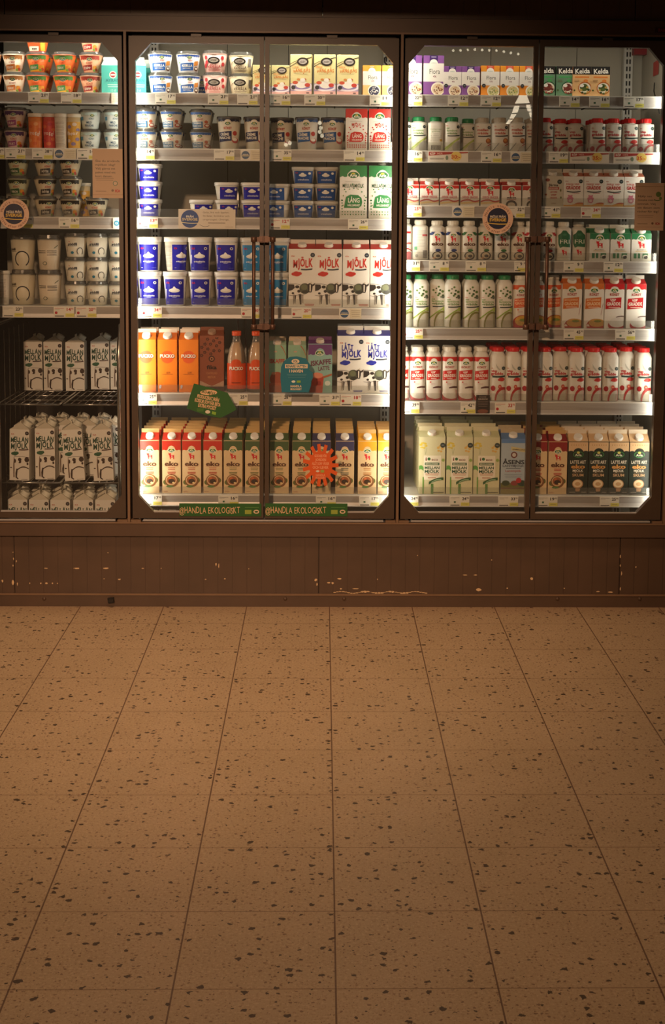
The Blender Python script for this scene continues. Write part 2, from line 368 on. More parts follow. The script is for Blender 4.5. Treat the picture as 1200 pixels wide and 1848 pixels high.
def cup(rt, rb, h, body, art=None, lid='#E4E1D8', lidh=.006, sq=2, dome=0, n=32, rim=.002, turn=0):
    m = MB(); hh = h-lidh
    m.lathe([(rb*.93, 0), (rb, .002), (rt, hh)], body, n, sq)
    if art:
        def mp(x, z, o):
            r = rb+(rt-rb)*min(1, max(0, z/hh)); q = x/r+turn
            if sq == 2: return ((r+o)*math.sin(q), -(r+o)*math.cos(q), z)
            ca, sa = math.sin(q), math.cos(q); t = (abs(ca)**sq+abs(sa)**sq)**(-1/sq)*(r+o); return (ca*t, -sa*t, z)
        m.art(art, mp, .0007, .0018)
    parts = [('cup', m.mesh('cup'))]
    c = MB(); R = rt+rim
    if dome: c.lathe([(R, hh-.002), (R, hh+.003), (rt*.93, hh+.004), (rt*.9, h+dome), (rt*.86, h+dome+.0005)], CLEAR, n, sq, smooth=False)
    else: c.lathe([(R, hh-.003), (R, h-.001), (R-.002, h), (rt*.9, h), (rt*.88, h-.0015)], lid, n, sq)
    parts.append(('lid', c.mesh('lid'))); return parts
def bottle(w, h, body, cap, art=None, sq=3.6, caph=.016, capw=.36, neck='#EDEAE2', sh=.80):
    m = MB(); r = w/2; n = 32
    m.lathe([(r*.94, 0), (r, .003), (r, h*sh), (r*.96, h*(sh+.03)), (capw*w+.001, h-caph-.004, 2.4), (capw*w-.001, h-caph-.002, 2), (capw*w-.001, h-caph+.002, 2)], body, n, sq, mlist=[body, body, neck, neck, neck, neck])
    if art:
        def mp(x, z, o):
            x = max(-r*.985, min(r*.985, x)); return (x, -(r*(max(0, 1-(abs(x)/r)**sq))**(1/sq)+o), z)
        m.art(art, mp, .0007, .0018)
    c = MB(); cr = capw*w; c.lathe([(cr, h-caph), (cr*1.02, h-caph+.002), (cr, h-.002), (cr*.9, h)], cap, 24)
    for j in range(16):
        a = 2*math.pi*j/16; x, y = cr*1.01*math.cos(a), cr*1.01*math.sin(a); c.box(x-.0006, x+.0006, y-.0006, y+.0006, h-caph+.001, h-.003, cap)
    return [('bottle_body', m.mesh('bottle_body')), ('cap', c.mesh('cap'))]
WH = '#E6E3DA'; CR = '#DFC294'
# ------------------------------------------------------------------ product designs
PR = {}
def prod(key, name, cat, desc, d, parts): PR[key] = dict(name=name, cat=cat, desc=desc, d=d, parts=parts)
# --- sour cream / yoghurt cups and tubs
def pie(a, u, v, r, cols):
    a.E(u, v, r, 1, cols[0]); a.E(u, v, r*.8, 1, cols[1]); rr = random.Random(len(cols)*7)
    for i in range(7):
        t = i*.9; a.E(u+math.cos(t)*r*.45, v+math.sin(t)*r*.45/a.a, r*.22, .8, cols[2+i % (len(cols)-2)], 6)
    return a
def rot(a, pts, m): a.P(pts, m); return a
def a_snack(base, band, c3, word, bg2):
    a = Art(.062, .06, 1.25); a.R(-.62, .80, .62, .97, band, 12)
    for i in range(7): a.E(-.54+i*.18, .80, .08, .8, band, 6)
    a.R(-.45, .04, .45, .40, bg2, 8); a.P([(-.42, .10), (.12, .16), (.12, .46), (-.42, .40)], c3); a.T(word, -.15, .26, .13, '#F0E8D8', w=.38, b=.02)
    a.T('KÖKET', -.02, .55, .11, '#B5352A', w=.36, b=.02); a.arla(.0, .76, .14); a.E(.28, .28, .12, 1, '#E0922E', 8); a.E(.34, .16, .09, 1, '#B3442C', 8); a.E(.22, .12, .07, 1, '#7E9A3A', 6); return a
def snack(key, desc, base, band, c3, word, bg2):
    prod(key, 'snack_cup', 'snack cup', desc, .088, cup(.042, .0255, .066, base, a_snack(base, band, c3, word, bg2), '#D9CDBB', .004, dome=.006))
snack('snackA', 'cream and orange lidded snack cup', '#E9DCC6', '#C98A52', '#D4772E', 'YOGHURT', '#E6C79C')
snack('snackB', 'orange and green lidded snack cup', '#D9672E', '#5E8F46', '#4F9A5A', 'YOGHURT', '#E3B43A')
snack('snackC', 'beige and red lidded dip snack cup', '#DFA783', '#B6483A', '#A32A2C', 'DIPP', '#E6B894')
snack('snackD', 'cream and purple lidded yoghurt cup', '#E6D2C2', '#5A3A66', '#A04884', 'FRUKT', '#E7C7C4')
snack('snackE', 'cream and black lidded muesli cup', '#CFC2A4', '#26221C', '#2E2B28', 'NÖTTER', '#A8A090')
snack('snackF', 'cream and green lidded muesli cup', '#C4C4A0', '#33381F', '#2F5B34', 'PÄRON', '#8FA078')
prod('snackT', 'snack_cup', 'snack cup', 'orange-sleeved snack cup showing its barcode', .088, cup(.042, .030, .066, '#DE6A30', Art(.062, .06, 1.2).R(-.55, .3, .2, .98, '#D9552A').R(-.45, .04, .15, .3, '#E8D6C0').dots([(-.2, .15), (-.1, .15), (0, .15)], .003, '#333333').R(.25, .05, .55, .95, '#E0B23C').arla(.38, .6, .12), '#D9CDBB', .004, dome=.006))
def a_kes(blue=True):
    a = Art(.074, .062, 1.25); b = '#1E5AA8'
    for i in range(9): a.E(-.55+i*.14, .95, .08, .8, '#3A5FB0', 6)
    a.P([(-.42, .08), (.22, .12), (.24, .56), (-.42, .50)], b); a.T('KESELLA', -.07, .38, .13, '#F2F0E8', w=.5, b=.04); a.T('NATURELL', -.07, .22, .08, '#E4E2DA', w=.4)
    a.T('KÖKET', .1, .66, .09, '#B5352A', w=.24, b=.02); a.arla(.06, .82, .11)
    a.P([(.26, .36), (.50, .42), (.50, .66), (.28, .62)], '#D08A3C'); a.E(.38, .2, .12, .9, '#5B3A26', 8); a.E(.38, .22, .08, .6, '#EDE7DA', 8); a.E(-.45, .55, .05, 1, '#8FBF95', 6); return a
prod('kesB', 'quark_cup', 'dairy cup', 'blue and white lidded quark cup', .092, cup(.0435, .034, .069, '#E9EAEA', a_kes(), '#D9D9D6', .005, dome=.006))
def a_des(c, acc):
    a = Art(.074, .062, 1.25); a.E(-.02, .66, .3, .55, '#211C1A', 14); a.E(-.02, .66, .22, .42, '#CFC7BB', 12); a.T('DESSERT', -.02, .66, .12, '#3a3230', w=.36, b=.02); a.swoosh(-.5, .5, -.25, .66, .05, .03, '#211C1A')
    a.T('KESELLA', 0, .33, .17, acc, w=.62, b=.02, wob=1); a.lines(-.3, .3, .16, 2, .07, acc, .02); return a
ad = a_des('#E6A9A0', '#B7323B'); [ad.E(u, v, .09, 1.1, '#C4313A', 8) for u, v in ((-.42, .82), (-.38, .55), (.42, .8), (.45, .45), (-.46, .36))]
prod('kesR', 'quark_cup', 'dairy cup', 'pink raspberry quark cup with black badge', .095, cup(.045, .034, .071, '#E9C6BD', ad, '#D9D2CC', .005, dome=.006))
ad = a_des('#E0D2B0', '#5A3C28'); ad.R(.42, .35, .6, .82, '#7E7C86')
prod('kesV', 'quark_cup', 'dairy cup', 'cream-coloured vanilla quark cup with black badge', .093, cup(.044, .034, .068, '#E3D9BC', ad, '#D9D2C2', .005, dome=.006))
def a_cf(word1, word2, blue, top):
    a = Art(.07, .06, 1.25)
    for i in range(9): a.E(-.6+i*.15, .93, .1, .75, top, 8)
    a.R(-.62, .93, .62, .99, top, 10); a.arla(-.02, .76, .12); a.T('KÖKET', -.02, .56, .10, '#B5352A', w=.34, b=.02)
    a.P([(-.5, .08), (.12, .06), (.12, .44), (-.5, .40)], blue); a.T(word1, -.19, .34, .11, '#E6E6E2', w=.5, b=.02); a.T(word2, -.19, .18, .11, '#E6E6E2', w=.5, b=.02)
    a.E(.36, .2, .17, .55, '#B8402F', 10); a.E(.36, .21, .12, .45, '#EFE8DA', 8); a.E(.3, .42, .1, .8, '#C06A4A', 6); return a
prod('cfS', 'sour_cream_cup', 'dairy cup', 'small white and blue creme fraiche cup', .086, cup(.0415, .029, .066, '#E6E1D2', a_cf('CRÈME', 'FRAICHE', '#3D7099', '#4468A8'), '#DCDAD2', .005, dome=.005))
def a_cfL(blue, top):
    a = Art(.075, .115, 1.2); a.R(-.6, .9, .6, .985, top, 12)
    for i in range(7): a.E(-.54+i*.18, .90, .1, .6, top, 8)
    a.E(-.04, .84, .17, .8, '#E9E2D0', 10); a.arla(-.04, .80, .13); a.T('KÖKET', -.04, .66, .07, '#B5352A', w=.38, b=.03)
    a.P([(-.52, .22), (.14, .27), (.14, .57), (-.52, .53)], blue); a.T('CRÈME', -.2, .47, .08, '#E9E4D6', w=.44, b=.04); a.T('FRAICHE', -.2, .36, .08, '#E9E4D6', w=.56, b=.04)
    a.E(.3, .50, .11, 1, '#B93F33', 8); a.E(.32, .28, .17, .8, '#B93430', 12); a.E(.3, .31, .13, .6, '#F0EBE0', 10); return a
prod('cfL', 'sour_cream_tub', 'dairy tub', 'tall creme fraiche tub with navy band', .088, cup(.0425, .033, .118, '#E6DFCC', a_cfL('#1C2A58', '#1E2440'), CLEAR, .008, dome=0))
prod('cfM', 'sour_cream_tub', 'dairy tub', 'tall light creme fraiche tub with blue band', .088, cup(.0425, .033, .118, '#E3E0D6', a_cfL('#2A5F9E', '#2B4F86'), CLEAR, .008, dome=0))
def a_tub(blue, squat=False, shift=0):
    a = Art(.072, .055 if squat else .112, 1.4); k = 1
    a.R(-.45+shift, .05 if squat else .04, .45+shift, .84 if squat else .87, blue, 8)
    if squat:
        a.E(shift-.03, .56, .18, .42, '#E9E6DC', 12); a.E(shift-.04, .66, .08, .6, '#F2F0E8', 8); a.T('crèmefraiche', shift, .28, .11, '#D8D8E4', w=.5, b=.02); a.E(.28+shift, .68, .06, 1, '#E9E6DC', 8); a.T('ICA', -.3+shift, .72, .08, '#C8303A', w=.1, b=.03)
    else:
        a.E(shift, .50, .26, .4, '#DEDACD', 14); a.E(shift, .53, .2, .35, '#EFECE2', 10); a.P([(-.12+shift, .53), (-.04+shift, .62), (0+shift, .635), (.06+shift, .59), (.14+shift, .53)], '#F4F1E8')
        a.T('crèmefraiche', shift, .33, .05, '#E4E4EC', w=.52, b=.03); a.R(-.1+shift, .27, .1+shift, .285, '#A9B0DC', 2); a.E(.28+shift, .75, .07, 1, '#E9E6DC', 10); a.E(.28+shift, .75, .035, 1, blue, 6); a.T('ICA', -.28+shift, .75, .055, '#D4222C', w=.14, b=.04)
        a.lines(-.34+shift, -.26+shift, .12, 1, .02, '#C8C8D8', .012); a.lines(.15+shift, .34+shift, .12, 1, .02, '#8088c8', .008)
    return a
BL = '#14149C'
prod('tubB', 'sour_cream_tub', 'dairy tub', 'tall royal blue sour cream tub', .09, cup(.0425, .0335, .124, '#E6E4DE', a_tub(BL), '#E4E2DC', .014, 3.2))
prod('tubBs', 'sour_cream_tub', 'dairy tub', 'tall royal blue tub turned to its ingredients side', .09, cup(.0425, .0335, .124, '#D8D2C4', a_tub(BL, shift=.30).lines(-.52, -.18, .82, 16, .045, '#8E8678', .01), '#E4E2DC', .014, 3.2))
prod('tubL', 'sour_cream_tub', 'dairy tub', 'tall light blue sour cream tub', .09, cup(.0425, .0335, .124, '#DAD8D0', a_tub('#2C7FB4'), '#D8D6CE', .014, 3.2))
prod('tubSq', 'sour_cream_tub', 'dairy tub', 'squat royal blue sour cream tub', .09, cup(.0425, .0345, .063, '#E6E4DE', a_tub(BL, True), '#E4E2DC', .010, 3.2))
prod('tubSqS', 'sour_cream_tub', 'dairy tub', 'squat blue tub with label turned to the right', .09, cup(.0425, .0345, .063, '#E0DCD0', a_tub(BL, True, .16), '#E4E2DC', .010, 3.2))
prod('tubSqM', 'sour_cream_tub', 'dairy tub', 'squat mid-blue light sour cream tub', .09, cup(.0415, .0335, .061, '#D4D2CA', a_tub('#1E4C92', True), '#C9C6BC', .009, 3.2))
prod('tubSqN', 'sour_cream_tub', 'dairy tub', 'squat mid-blue tub with label turned left', .09, cup(.0415, .0335, .061, '#D4D2CA', a_tub('#2456A0', True, -.18), '#C9C6BC', .009, 3.2))
# --- white tubs with horseshoe line
def a_ws(blue=True):
    a = Art(.062, .07, 1.2); pts = []
    a.T('ICA', -.3, .80, .05, '#C8303A', w=.1, b=.02); a.T('gräddfil', -.12, .68, .13, '#3A4450', w=.56, b=.04); a.R(-.3, .57, .15, .585, '#2E6E8E', 4)
    for i in range(16):
        t0, t1 = math.radians(-50+i*280/16), math.radians(-50+(i+1)*280/16)
        a.P([(.33+.2*math.cos(t0), .3+.2/a.a*1.15*math.sin(t0)), (.33+.2*math.cos(t1), .3+.2/a.a*1.15*math.sin(t1)), (.33+.165*math.cos(t1), .3+.165/a.a*1.15*math.sin(t1)), (.33+.165*math.cos(t0), .3+.165/a.a*1.15*math.sin(t0))], '#1E2430')
    a.E(-.12, .24, .09, .9, '#2F7C96', 8); a.lines(-.5, -.4, .6, 6, .06, '#7a7468', .02); return a
prod('wS', 'sour_milk_tub', 'dairy tub', 'small white tub with dark horseshoe line', .086, cup(.0405, .032, .080, '#DDD9C8', a_ws(), '#CFCBBC', .007, dome=.006))
def a_wl(lines=False):
    a = Art(.08, .11, 1.2)
    if lines:
        for v in (.62, .56): a.R(-.5, v, -.08, v+.018, '#2A2A30', 5)
        for v in (.62, .56, .49): a.R(-.02, v, .42, v+.018, '#2A2A30', 5)
        a.E(-.12, .22, .1, .8, '#55604f', 8); a.E(-.12, .22, .07, .8, '#D8CDB4', 8); a.swoosh(.3, .72, .5, .82, .0, .02, '#4A5A3A')
    else:
        for i in range(20):
            t0, t1 = math.radians(-60+i*300/20), math.radians(-60+(i+1)*300/20)
            a.P([(.05+.33*math.cos(t0), .36+.33/a.a*1.1*math.sin(t0)), (.05+.33*math.cos(t1), .36+.33/a.a*1.1*math.sin(t1)), (.05+.285*math.cos(t1), .36+.285/a.a*1.1*math.sin(t1)), (.05+.285*math.cos(t0), .36+.285/a.a*1.1*math.sin(t0))], '#1E2430')
        a.T('gräddfil', -.38, .68, .08, '#4a4438', w=.28, b=.02); a.swoosh(-.45, .6, -.2, .6, .01, .01, '#4a4438')
    return a
prod('wL', 'sour_milk_tub', 'dairy tub', 'large white tub with dark horseshoe line', .092, cup(.045, .038, .122, '#DBD2B8', a_wl(), CLEAR, .012, dome=.004))
prod('wLb', 'sour_milk_tub', 'dairy tub', 'large white tub showing paired dark lines', .092, cup(.043, .036, .122, '#DBCFB8', a_wl(True), CLEAR, .012, dome=.004))
# --- drinking yoghurt cylinders
def a_drink(c1, c2, c3, w):
    a = Art(.05, .11, 1.25); a.R(-.6, .02, .6, .86, c1, 12)
    for i, (u, v) in enumerate(((-.3, .7), (.1, .78), (.35, .6), (-.1, .5), (.3, .3), (-.35, .25), (0, .15), (-.4, .5))): a.E(u, v, .16, .8, (c2, c3)[i % 2], 8)
    a.R(-.4, .42, .4, .56, c1, 6); a.T(w, 0, .49, .11, '#F0E0D4', w=.7, b=.02, wob=1); return a
prod('dr1', 'yoghurt_drink', 'yoghurt drink', 'orange lidded yoghurt drink beaker', .055, cup(.0265, .0225, .124, '#E28A4A', a_drink('#E5803F', '#DC6A34', '#EBA268', 'Yoggi'), '#E8DCC8', .010))
prod('dr2', 'yoghurt_drink', 'yoghurt drink', 'red-orange lidded yoghurt drink beaker', .05, cup(.0225, .020, .124, '#D0584C', a_drink('#CC4A42', '#DD7448', '#B83A44', 'Yoggi'), '#E2CFC0', .010))
prod('dr3', 'yoghurt_drink', 'yoghurt drink', 'white yoghurt drink beaker showing its small print', .05, cup(.0235, .020, .124, '#DDD4C4', Art(.05, .11, 1.2).lines(-.35, .3, .84, 18, .045, '#9A9084', .012), '#E2DACA', .010))
prod('dr4', 'yoghurt_drink', 'yoghurt drink', 'yellow and violet yoghurt drink beaker', .055, cup(.0245, .021, .124, '#DCC8A0', a_drink('#DCA94C', '#8C7AA4', '#E2D2C4', 'Mer'), '#E6DECC', .010))
prod('cupB', 'sour_cream_cup', 'dairy cup', 'white and pale blue mild yoghurt cup', .084, cup(.040, .028, .066, '#D6E0DC', Art(.06, .06, 1.2).R(-.55, .8, .5, .97, '#B8D0CE').arla(.2, .78, .13).T('KÖKET', .15, .6, .1, '#52788A', w=.3, b=.02).T('MILD', 0, .38, .12, '#3A5A78', w=.3, b=.02).T('FRAICHE', 0, .2, .12, '#3A5A78', w=.5, b=.02).R(-.55, .5, -.35, .72, '#4E8EB0'), '#DDDCD4', .005, dome=.004))
# --- teal cartons
a = Art(.068, .155); a.R(-.5, 0, .5, 1, '#4FB8AE'); a.R(-.5, 0, .5, .25, '#45ADA6'); a.E(.08, .74, .19, 1, '#E6DFD4'); a.E(.08, .74, .14, 1, '#A8343C'); a.R(-.03, .715, .2, .76, '#E6DFD4'); a.T('AYRAN', .1, .56, .085, '#2B7F86', w=.75, b=.01)
a.lines(-.2, .45, .42, 2, .05, '#BFE4DE', .018); a.lines(0, .35, .32, 1, .05, '#BFE4DE', .02); a.T('1 L', .1, .1, .08, '#BFE4DE', w=.2)
prod('ayr', 'yoghurt_drink_carton', 'drink carton', 'teal gable-top yoghurt drink carton', .07, gable(.070, .07, .098, .018, .014, '#4FB8AE', '#BFE0DC', '#E2E4E0', Art(.068, .098) and (lambda q: q)(Art(.068, .098).E(.08, .66, .19, 1, '#E6DFD4').E(.08, .66, .14, 1, '#A8343C').R(-.03, .63, .2, .69, '#E6DFD4').T('AYRAN', .06, .46, .11, '#2B7F86', w=.72, b=.01).lines(-.2, .45, .3, 2, .07, '#BFE4DE', .022).T('1,5 dl', .1, .1, .09, '#BFE4DE', w=.24)), cap=None))
# --- yellow sauce cartons
def a_van(w, h, word):
    a = Art(w, h); a.R(-.5, .0, .5, .28, '#A894B8'); a.R(-.5, 0, .5, .09, '#D9A7A0'); a.E(0, .20, .55, .38, '#E7DDE6', 16); a.E(0, .19, .42, .26, '#8E7FB0', 16); a.E(.03, .25, .28, .6, '#EFEAE2', 12)
    a.E(-.27, .30, .13, .6, '#D0553A', 8); a.E(.3, .24, .13, .7, '#C8443A', 8); a.E(-.12, .38, .08, .6, '#D88A4A', 6); a.E(.18, .38, .07, .7, '#C96A40', 6); a.E(.08, .36, .12, .8, '#F4F1EA', 8)
    a.T(word, .02, .60, .085, '#D87A2C', w=.8, b=.02, wob=1, rot=.02) if word == 'VANILJSÅS' else a.T(word, .02, .62, .08, '#D87A2C', w=.75, b=.02, wob=1)
    a.lines(-.3, .3, .52, 1, .02, '#5A4030', .006); a.swoosh(-.5, .70, .5, .93, .03, .018, '#231E1A'); a.swoosh(-.5, .76, .1, .86, .03, .012, '#231E1A'); a.E(.08, .82, .27, .72, '#231E1A', 14); a.E(.08, .82, .19, .58, '#BDB6B0', 12); a.T('DESSERT', .08, .82, .05, '#3a3030', w=.3, b=.03)
    a.E(-.36, .18, .1, 1, '#33343C', 8); a.T('FÄRSK', -.25, .69, .05, '#D87A2C', w=.3, b=.01); a.R(.25, .03, .38, .06, '#5a4a50'); return a
prod('vanL', 'sauce_carton', 'sauce carton', 'large yellow vanilla sauce carton', .06, brick(.0765, .06, .142, '#E8DCA0', a_van(.0765, .142, 'VANILJSÅS'), side='#D9CC90'))
prod('vanS', 'sauce_carton', 'sauce carton', 'small yellow vanilla sauce carton', .05, brick(.064, .05, .103, '#E8DA9C', a_van(.064, .103, 'VANILJSÅS'), side='#D9CC90'))
# --- plant cream cartons
def a_flo(w, h, c1, c2, tab, food, pct, cx=.15, badge=True):
    a = Art(w, h); a.R(-.5, .0, .5, 1, '#E7E2DA'); a.R(-.5, .80, .5, 1, c1); a.R(-.5, 0, .5, .34, '#E4DDD2' if c2 is None else c2); a.R(-.2, .8, .2, 1, tab); a.E(0, .80, .2, 1, '#EDE8DE'); a.E(0, .80, .15, .3, '#B9C4BE'); a.lines(-.12, .12, .96, 1, .02, '#D8D4E0', .012)
    a.R(-.5, .34, .5, .8, '#E7E2DA'); a.T('Flora', .05, .60, .13, '#2F3A34', w=.5, b=.0, rot=.03); a.T(pct, .05, .47, .05, '#7B3A4A' if c2 else '#333333', w=.16, b=.02); a.E(cx, .16, .34, .95, '#E9E2D2', 16); a.E(cx, .15, .29, .9, food[0], 14)
    rr = random.Random(5)
    for i in range(26):
        t, q = rr.random()*6.28, rr.random()**.5*.23; a.E(cx+q*math.cos(t), .15+q*math.sin(t)*.9/a.a, .035, .8, food[1+i % (len(food)-1)], 5)
    if badge: a.badge(-.34, .33, .1)
    return a
MUS = ['#D8C3A4', '#7A3B2C', '#E9DDC8', '#5A2E22', '#C89868', '#8E4A34']; SAL = ['#C9C08C', '#7E8C44', '#E4DCC0', '#54703A', '#D9A860', '#B8C078']
prod('floL', 'cream_carton', 'cream carton', 'large purple and white plant cream carton', .06, brick(.073, .06, .140, '#8A5C98', a_flo(.073, .140, '#7E4F92', '#7E4F92', '#3A2060', MUS, '4%', .22, False), side='#7E4F92'))
prod('floS', 'cream_carton', 'cream carton', 'small purple and white plant cream carton', .05, brick(.065, .05, .103, '#8A5C98', a_flo(.065, .103, '#7E4F92', '#7E4F92', '#3A2060', MUS, '4%', .15), side='#7E4F92'))
prod('floO', 'cream_carton', 'cream carton', 'orange and white plant cream carton', .05, brick(.067, .05, .106, '#DC8B32', a_flo(.067, .106, '#E0922E', '#DF8C34', '#D0502C', SAL, '15%', .18), side='#C45A2C'))
prod('floY', 'cream_carton', 'cream carton', 'yellow and white plant cream carton', .05, brick(.065, .05, .106, '#E2B050', a_flo(.065, .106, '#E2A446', '#DDB678', '#E0A040', ['#2C3350', '#E6E2DA', '#2C3350', '#D8D0C8'], '15%', .12, False), side='#C8702C'))
def a_kel(bg, bd, bar, food):
    a = Art(.067, .106); a.R(-.5, 0, .5, .74, bg); a.R(-.5, .73, .5, 1, '#211F1E'); a.T('Kelda', .02, .85, .16, '#EDE6D8', w=.78, b=.02, rot=.05); a.R(-.38, .62, .38, .67, bar, 6); a.E(.16, .28, .36, .95, bd, 16); a.E(.16, .28, .31, .9, '#E9E0CC', 14); a.E(.12, .3, .22, .9, food[0], 12)
    for i in range(9): a.E(.16+.2*math.cos(i*.8), .22+.12*math.sin(i*.8), .07, .8, food[i % len(food)], 6)
    a.E(.0, .36, .12, .7, '#EEE8DC', 8); a.E(.2, .52, .12, .7, bar, 8); a.lines(-.42, -.15, .54, 2, .05, '#7A5A3A', .015); a.E(-.4, .2, .05, 1, '#4A5A2A', 6); return a
prod('kelG', 'soup_carton', 'cooking carton', 'green and black cooking base carton', .05, brick(.067, .05, .106, '#3F7A4C', a_kel('#6A9070', '#2F5F3E', '#4FA45E', ['#7A3A30', '#A8604C']), side='#2A4A34'))
prod('kelT', 'soup_carton', 'cooking carton', 'peach and black cooking base carton', .05, brick(.067, .05, .106, '#DDA66C', a_kel('#E0B27A', '#C0682E', '#E0823A', ['#5A6A34', '#C8A050', '#3A4A26']), side='#D2742F', top='#211F1E'))
# --- long-life cartons
def a_lang(w, h, c, word, dots2, bub2):
    a = Art(w, h); a.cloud(.80, c, 1, .12, .02); a.arla(0, .82, .2); a.lines(-.3, .25, .69, 1, .02, '#8a8578', .005)
    a.T(word, 0, .62, .07, c if word == 'MJÖLK' else '#2F5A44', w=.42 if word == 'MJÖLK' else .78, b=.01)
    a.P([(-.34, .20), (.20, .20), (.30, .24), (.33, .31), (.30, .39), (.18, .44), (-.1, .45), (-.26, .41), (-.30, .33), (-.29, .24)], c); a.T('LÅNG', .02, .345, .085, '#EDE8DC', w=.42, b=.02); a.T('HÅLLBARHET', .02, .25, .04, '#EDE8DC', w=.46, b=.02)
    p1 = []; p2 = []
    for r in range(2):
        for i in range(9): (p1 if (i+r) % 2 else p2).append((-.4+i*.1, .075+r*.05))
    for i in range(11):
        t = math.radians(-20+i*22); (p1 if i % 2 else p2).append((.02+.42*math.cos(t), .33+.24*math.sin(t)))
        if i % 2: p1.append((.02+.5*math.cos(t+.1)*.9, .36+.29*math.sin(t+.1)))
    for i in range(4): p1 += [(-.41, .18+i*.055), (.42, .18+i*.055)]
    a.dots(p1, .0026, c); a.dots(p2, .0024, dots2); return a
prod('langR', 'milk_carton', 'milk carton', 'red-topped white long-life milk carton', .06, brick(.078, .06, .147, WH, a_lang(.078, .147, '#C92C26', 'MJÖLK', '#C92C26', 0), side='#D8CDBF', top='#C92C26'))
ml = brick(.0985, .07, .190, WH, a_lang(.0985, .190, '#2A7E45', 'MELLANMJÖLK', '#7C9A50', 0), side='#D8D6C6', top='#2A7E45')
cp_ = MB(); cp_.lathe([(.014, .190), (.014, .199), (.012, .2)], '#D6D2C4', 20); ml.append(('screw_cap', cp_.mesh('screw_cap')))
prod('langG', 'milk_carton', 'milk carton', 'green-topped white long-life milk carton', .07, ml)
# --- retailer milk 1.5 litre
def a_ica(w, h, words, c, cow, cap2='#23303F'):
    a = Art(w, h); a.T('ICA', -.34, .875, .022, '#C8502A', w=.12, b=.04); a.badge(.39, .895, .085, cap2)
    v = .755 if len(words) == 1 else .80
    if len(words) == 1: a.T(words[0], .03, v, .135, c, w=.72, b=.045, wob=.6)
    else: a.T(words[0], -.12, .80, .10, c, w=.42, b=.045, wob=.6); a.T(words[1], .03, .685, .11, c, w=.72, b=.045, wob=.6)
    v2 = .655 if len(words) == 1 else .60
    a.swoosh(-.04, v2-.01, .38, v2, -.008, .024, '#2A3440'); v3 = .565 if len(words) == 1 else .525
    for du, dv, r in ((0, 0, .14), (-.1, .0, .1), (.09, .01, .1), (-.02, .02, .1)): a.E(-.2+du, v3+dv, r, .62, c, 10)
    cow(a); a.lines(.1, .45, .045, 2, .02, '#B8443A' if len(words) == 1 else '#3A4AA0', .01); return a
prod('mjolk', 'milk_carton', 'milk carton', 'red-lettered white milk carton with cow picture', .095, gable(.0975, .095, .210, .018, .015, WH, '#B5302C', '#D9D0C2', a_ica(.0975, .210, ['MJÖLK'], '#C52A22', Art.bigcow), capr=.0155, capz=.55))
prod('latt', 'milk_carton', 'milk carton', 'blue-lettered white milk carton with cow picture', .095, gable(.0975, .095, .210, .018, .015, WH, '#33327E', '#D9D6CC', a_ica(.0975, .210, ['LÄTT', 'MJÖLK'], '#23309A', Art.bigcow), capr=.0155, capz=.55))
am = Art(.0725, .190); am.T('ICA', -.34, .905, .025, '#B8402A', w=.15, b=.04); am.badge(.38, .925, .1, '#3A2A26'); am.T('MELLAN', .0, .80, .095, '#1E4A3A', w=.88, b=.045, wob=.6); am.T('MJÖLK', .0, .68, .11, '#1E4A3A', w=.86, b=.045, wob=.6); am.swoosh(-.02, .60, .46, .61, -.005, .02, '#4A2E2A')
for du, dv, r in ((0, 0, .14), (-.1, .0, .1), (.09, .01, .1)): am.E(-.22+du, .525+dv, r, .75, '#2C5E42', 10)
am.linecow()
prod('mellan', 'milk_carton', 'milk carton', 'green-lettered milk carton with line-drawn cow', .0725, gable(.0725, .0725, .190, .022, .008, WH, '#CFC9B8', '#DAD4C4', am, cap='#E0E0D2', capr=.0155, capz=.48, turned=True))
# --- chocolate and coffee drinks
ap = Art(.070, .195); ap.E(0, .66, .33, 1, '#DD5A22', 18); ap.T('PUCKO', .01, .672, .062, '#7E3A1A', w=.76, b=.05); ap.T('PUCKO', 0, .68, .06, '#F6EFE0', w=.74, b=.05); ap.T('LJUS', .05, .37, .028, '#7A3414', w=.2, b=.02); ap.lines(-.28, .28, .335, 1, .01, '#7A3414', .006); ap.P([(-.42, .06), (-.34, .07), (-.3, .12), (-.38, .14), (-.43, .11)], '#CFC6CC'); ap.lines(.22, .4, .025, 1, .01, '#9A4A1A', .008)
prod('pucko', 'chocolate_milk_carton', 'drink carton', 'orange chocolate milk carton with white cap', .07, gable(.0705, .07, .192, .024, .013, '#E8801A', '#DD6E1C', '#E9DCC8', ap, capr=.0155, capz=.45))
af = Art(.088, .20); rr = random.Random(4)
for i in range(14):
    u, v = (-.42+(i*.37) % .86), .66+((i*.21) % .33)
    for k in range(5): af.E(u+.045*math.cos(k*1.256), v+.045*math.sin(k*1.256)/af.a, .026, 1, '#3E1C14', 5)
af.E(0, .60, .13, 1, '#3A1C16', 12); af.E(0, .60, .08, 1, '#B8805C', 10); af.E(0, .60, .04, 1, '#3A1C16', 6); af.T('fika', 0, .445, .07, '#2A1512', w=.42, b=.03); af.T('CHOKLAD', 0, .335, .038, '#C08458', w=.46, b=.02); af.T('MJÖLK', 0, .265, .038, '#C08458', w=.34, b=.02)
af.R(-.5, 0, .5, .09, '#3A1A14'); af.P([(-.5, .09), (.5, .09), (.5, .2), (.02, .10)], '#B79A84'); af.P([(-.5, .2), (-.5, .09), (-.02, .10)], '#B79A84')
prod('fika', 'chocolate_milk_carton', 'drink carton', 'brown flower-patterned chocolate milk carton', .07, gable(.089, .07, .205, .018, .012, '#96543A', '#84482E', '#84482E', af, cap='#A8876E', capz=.5))
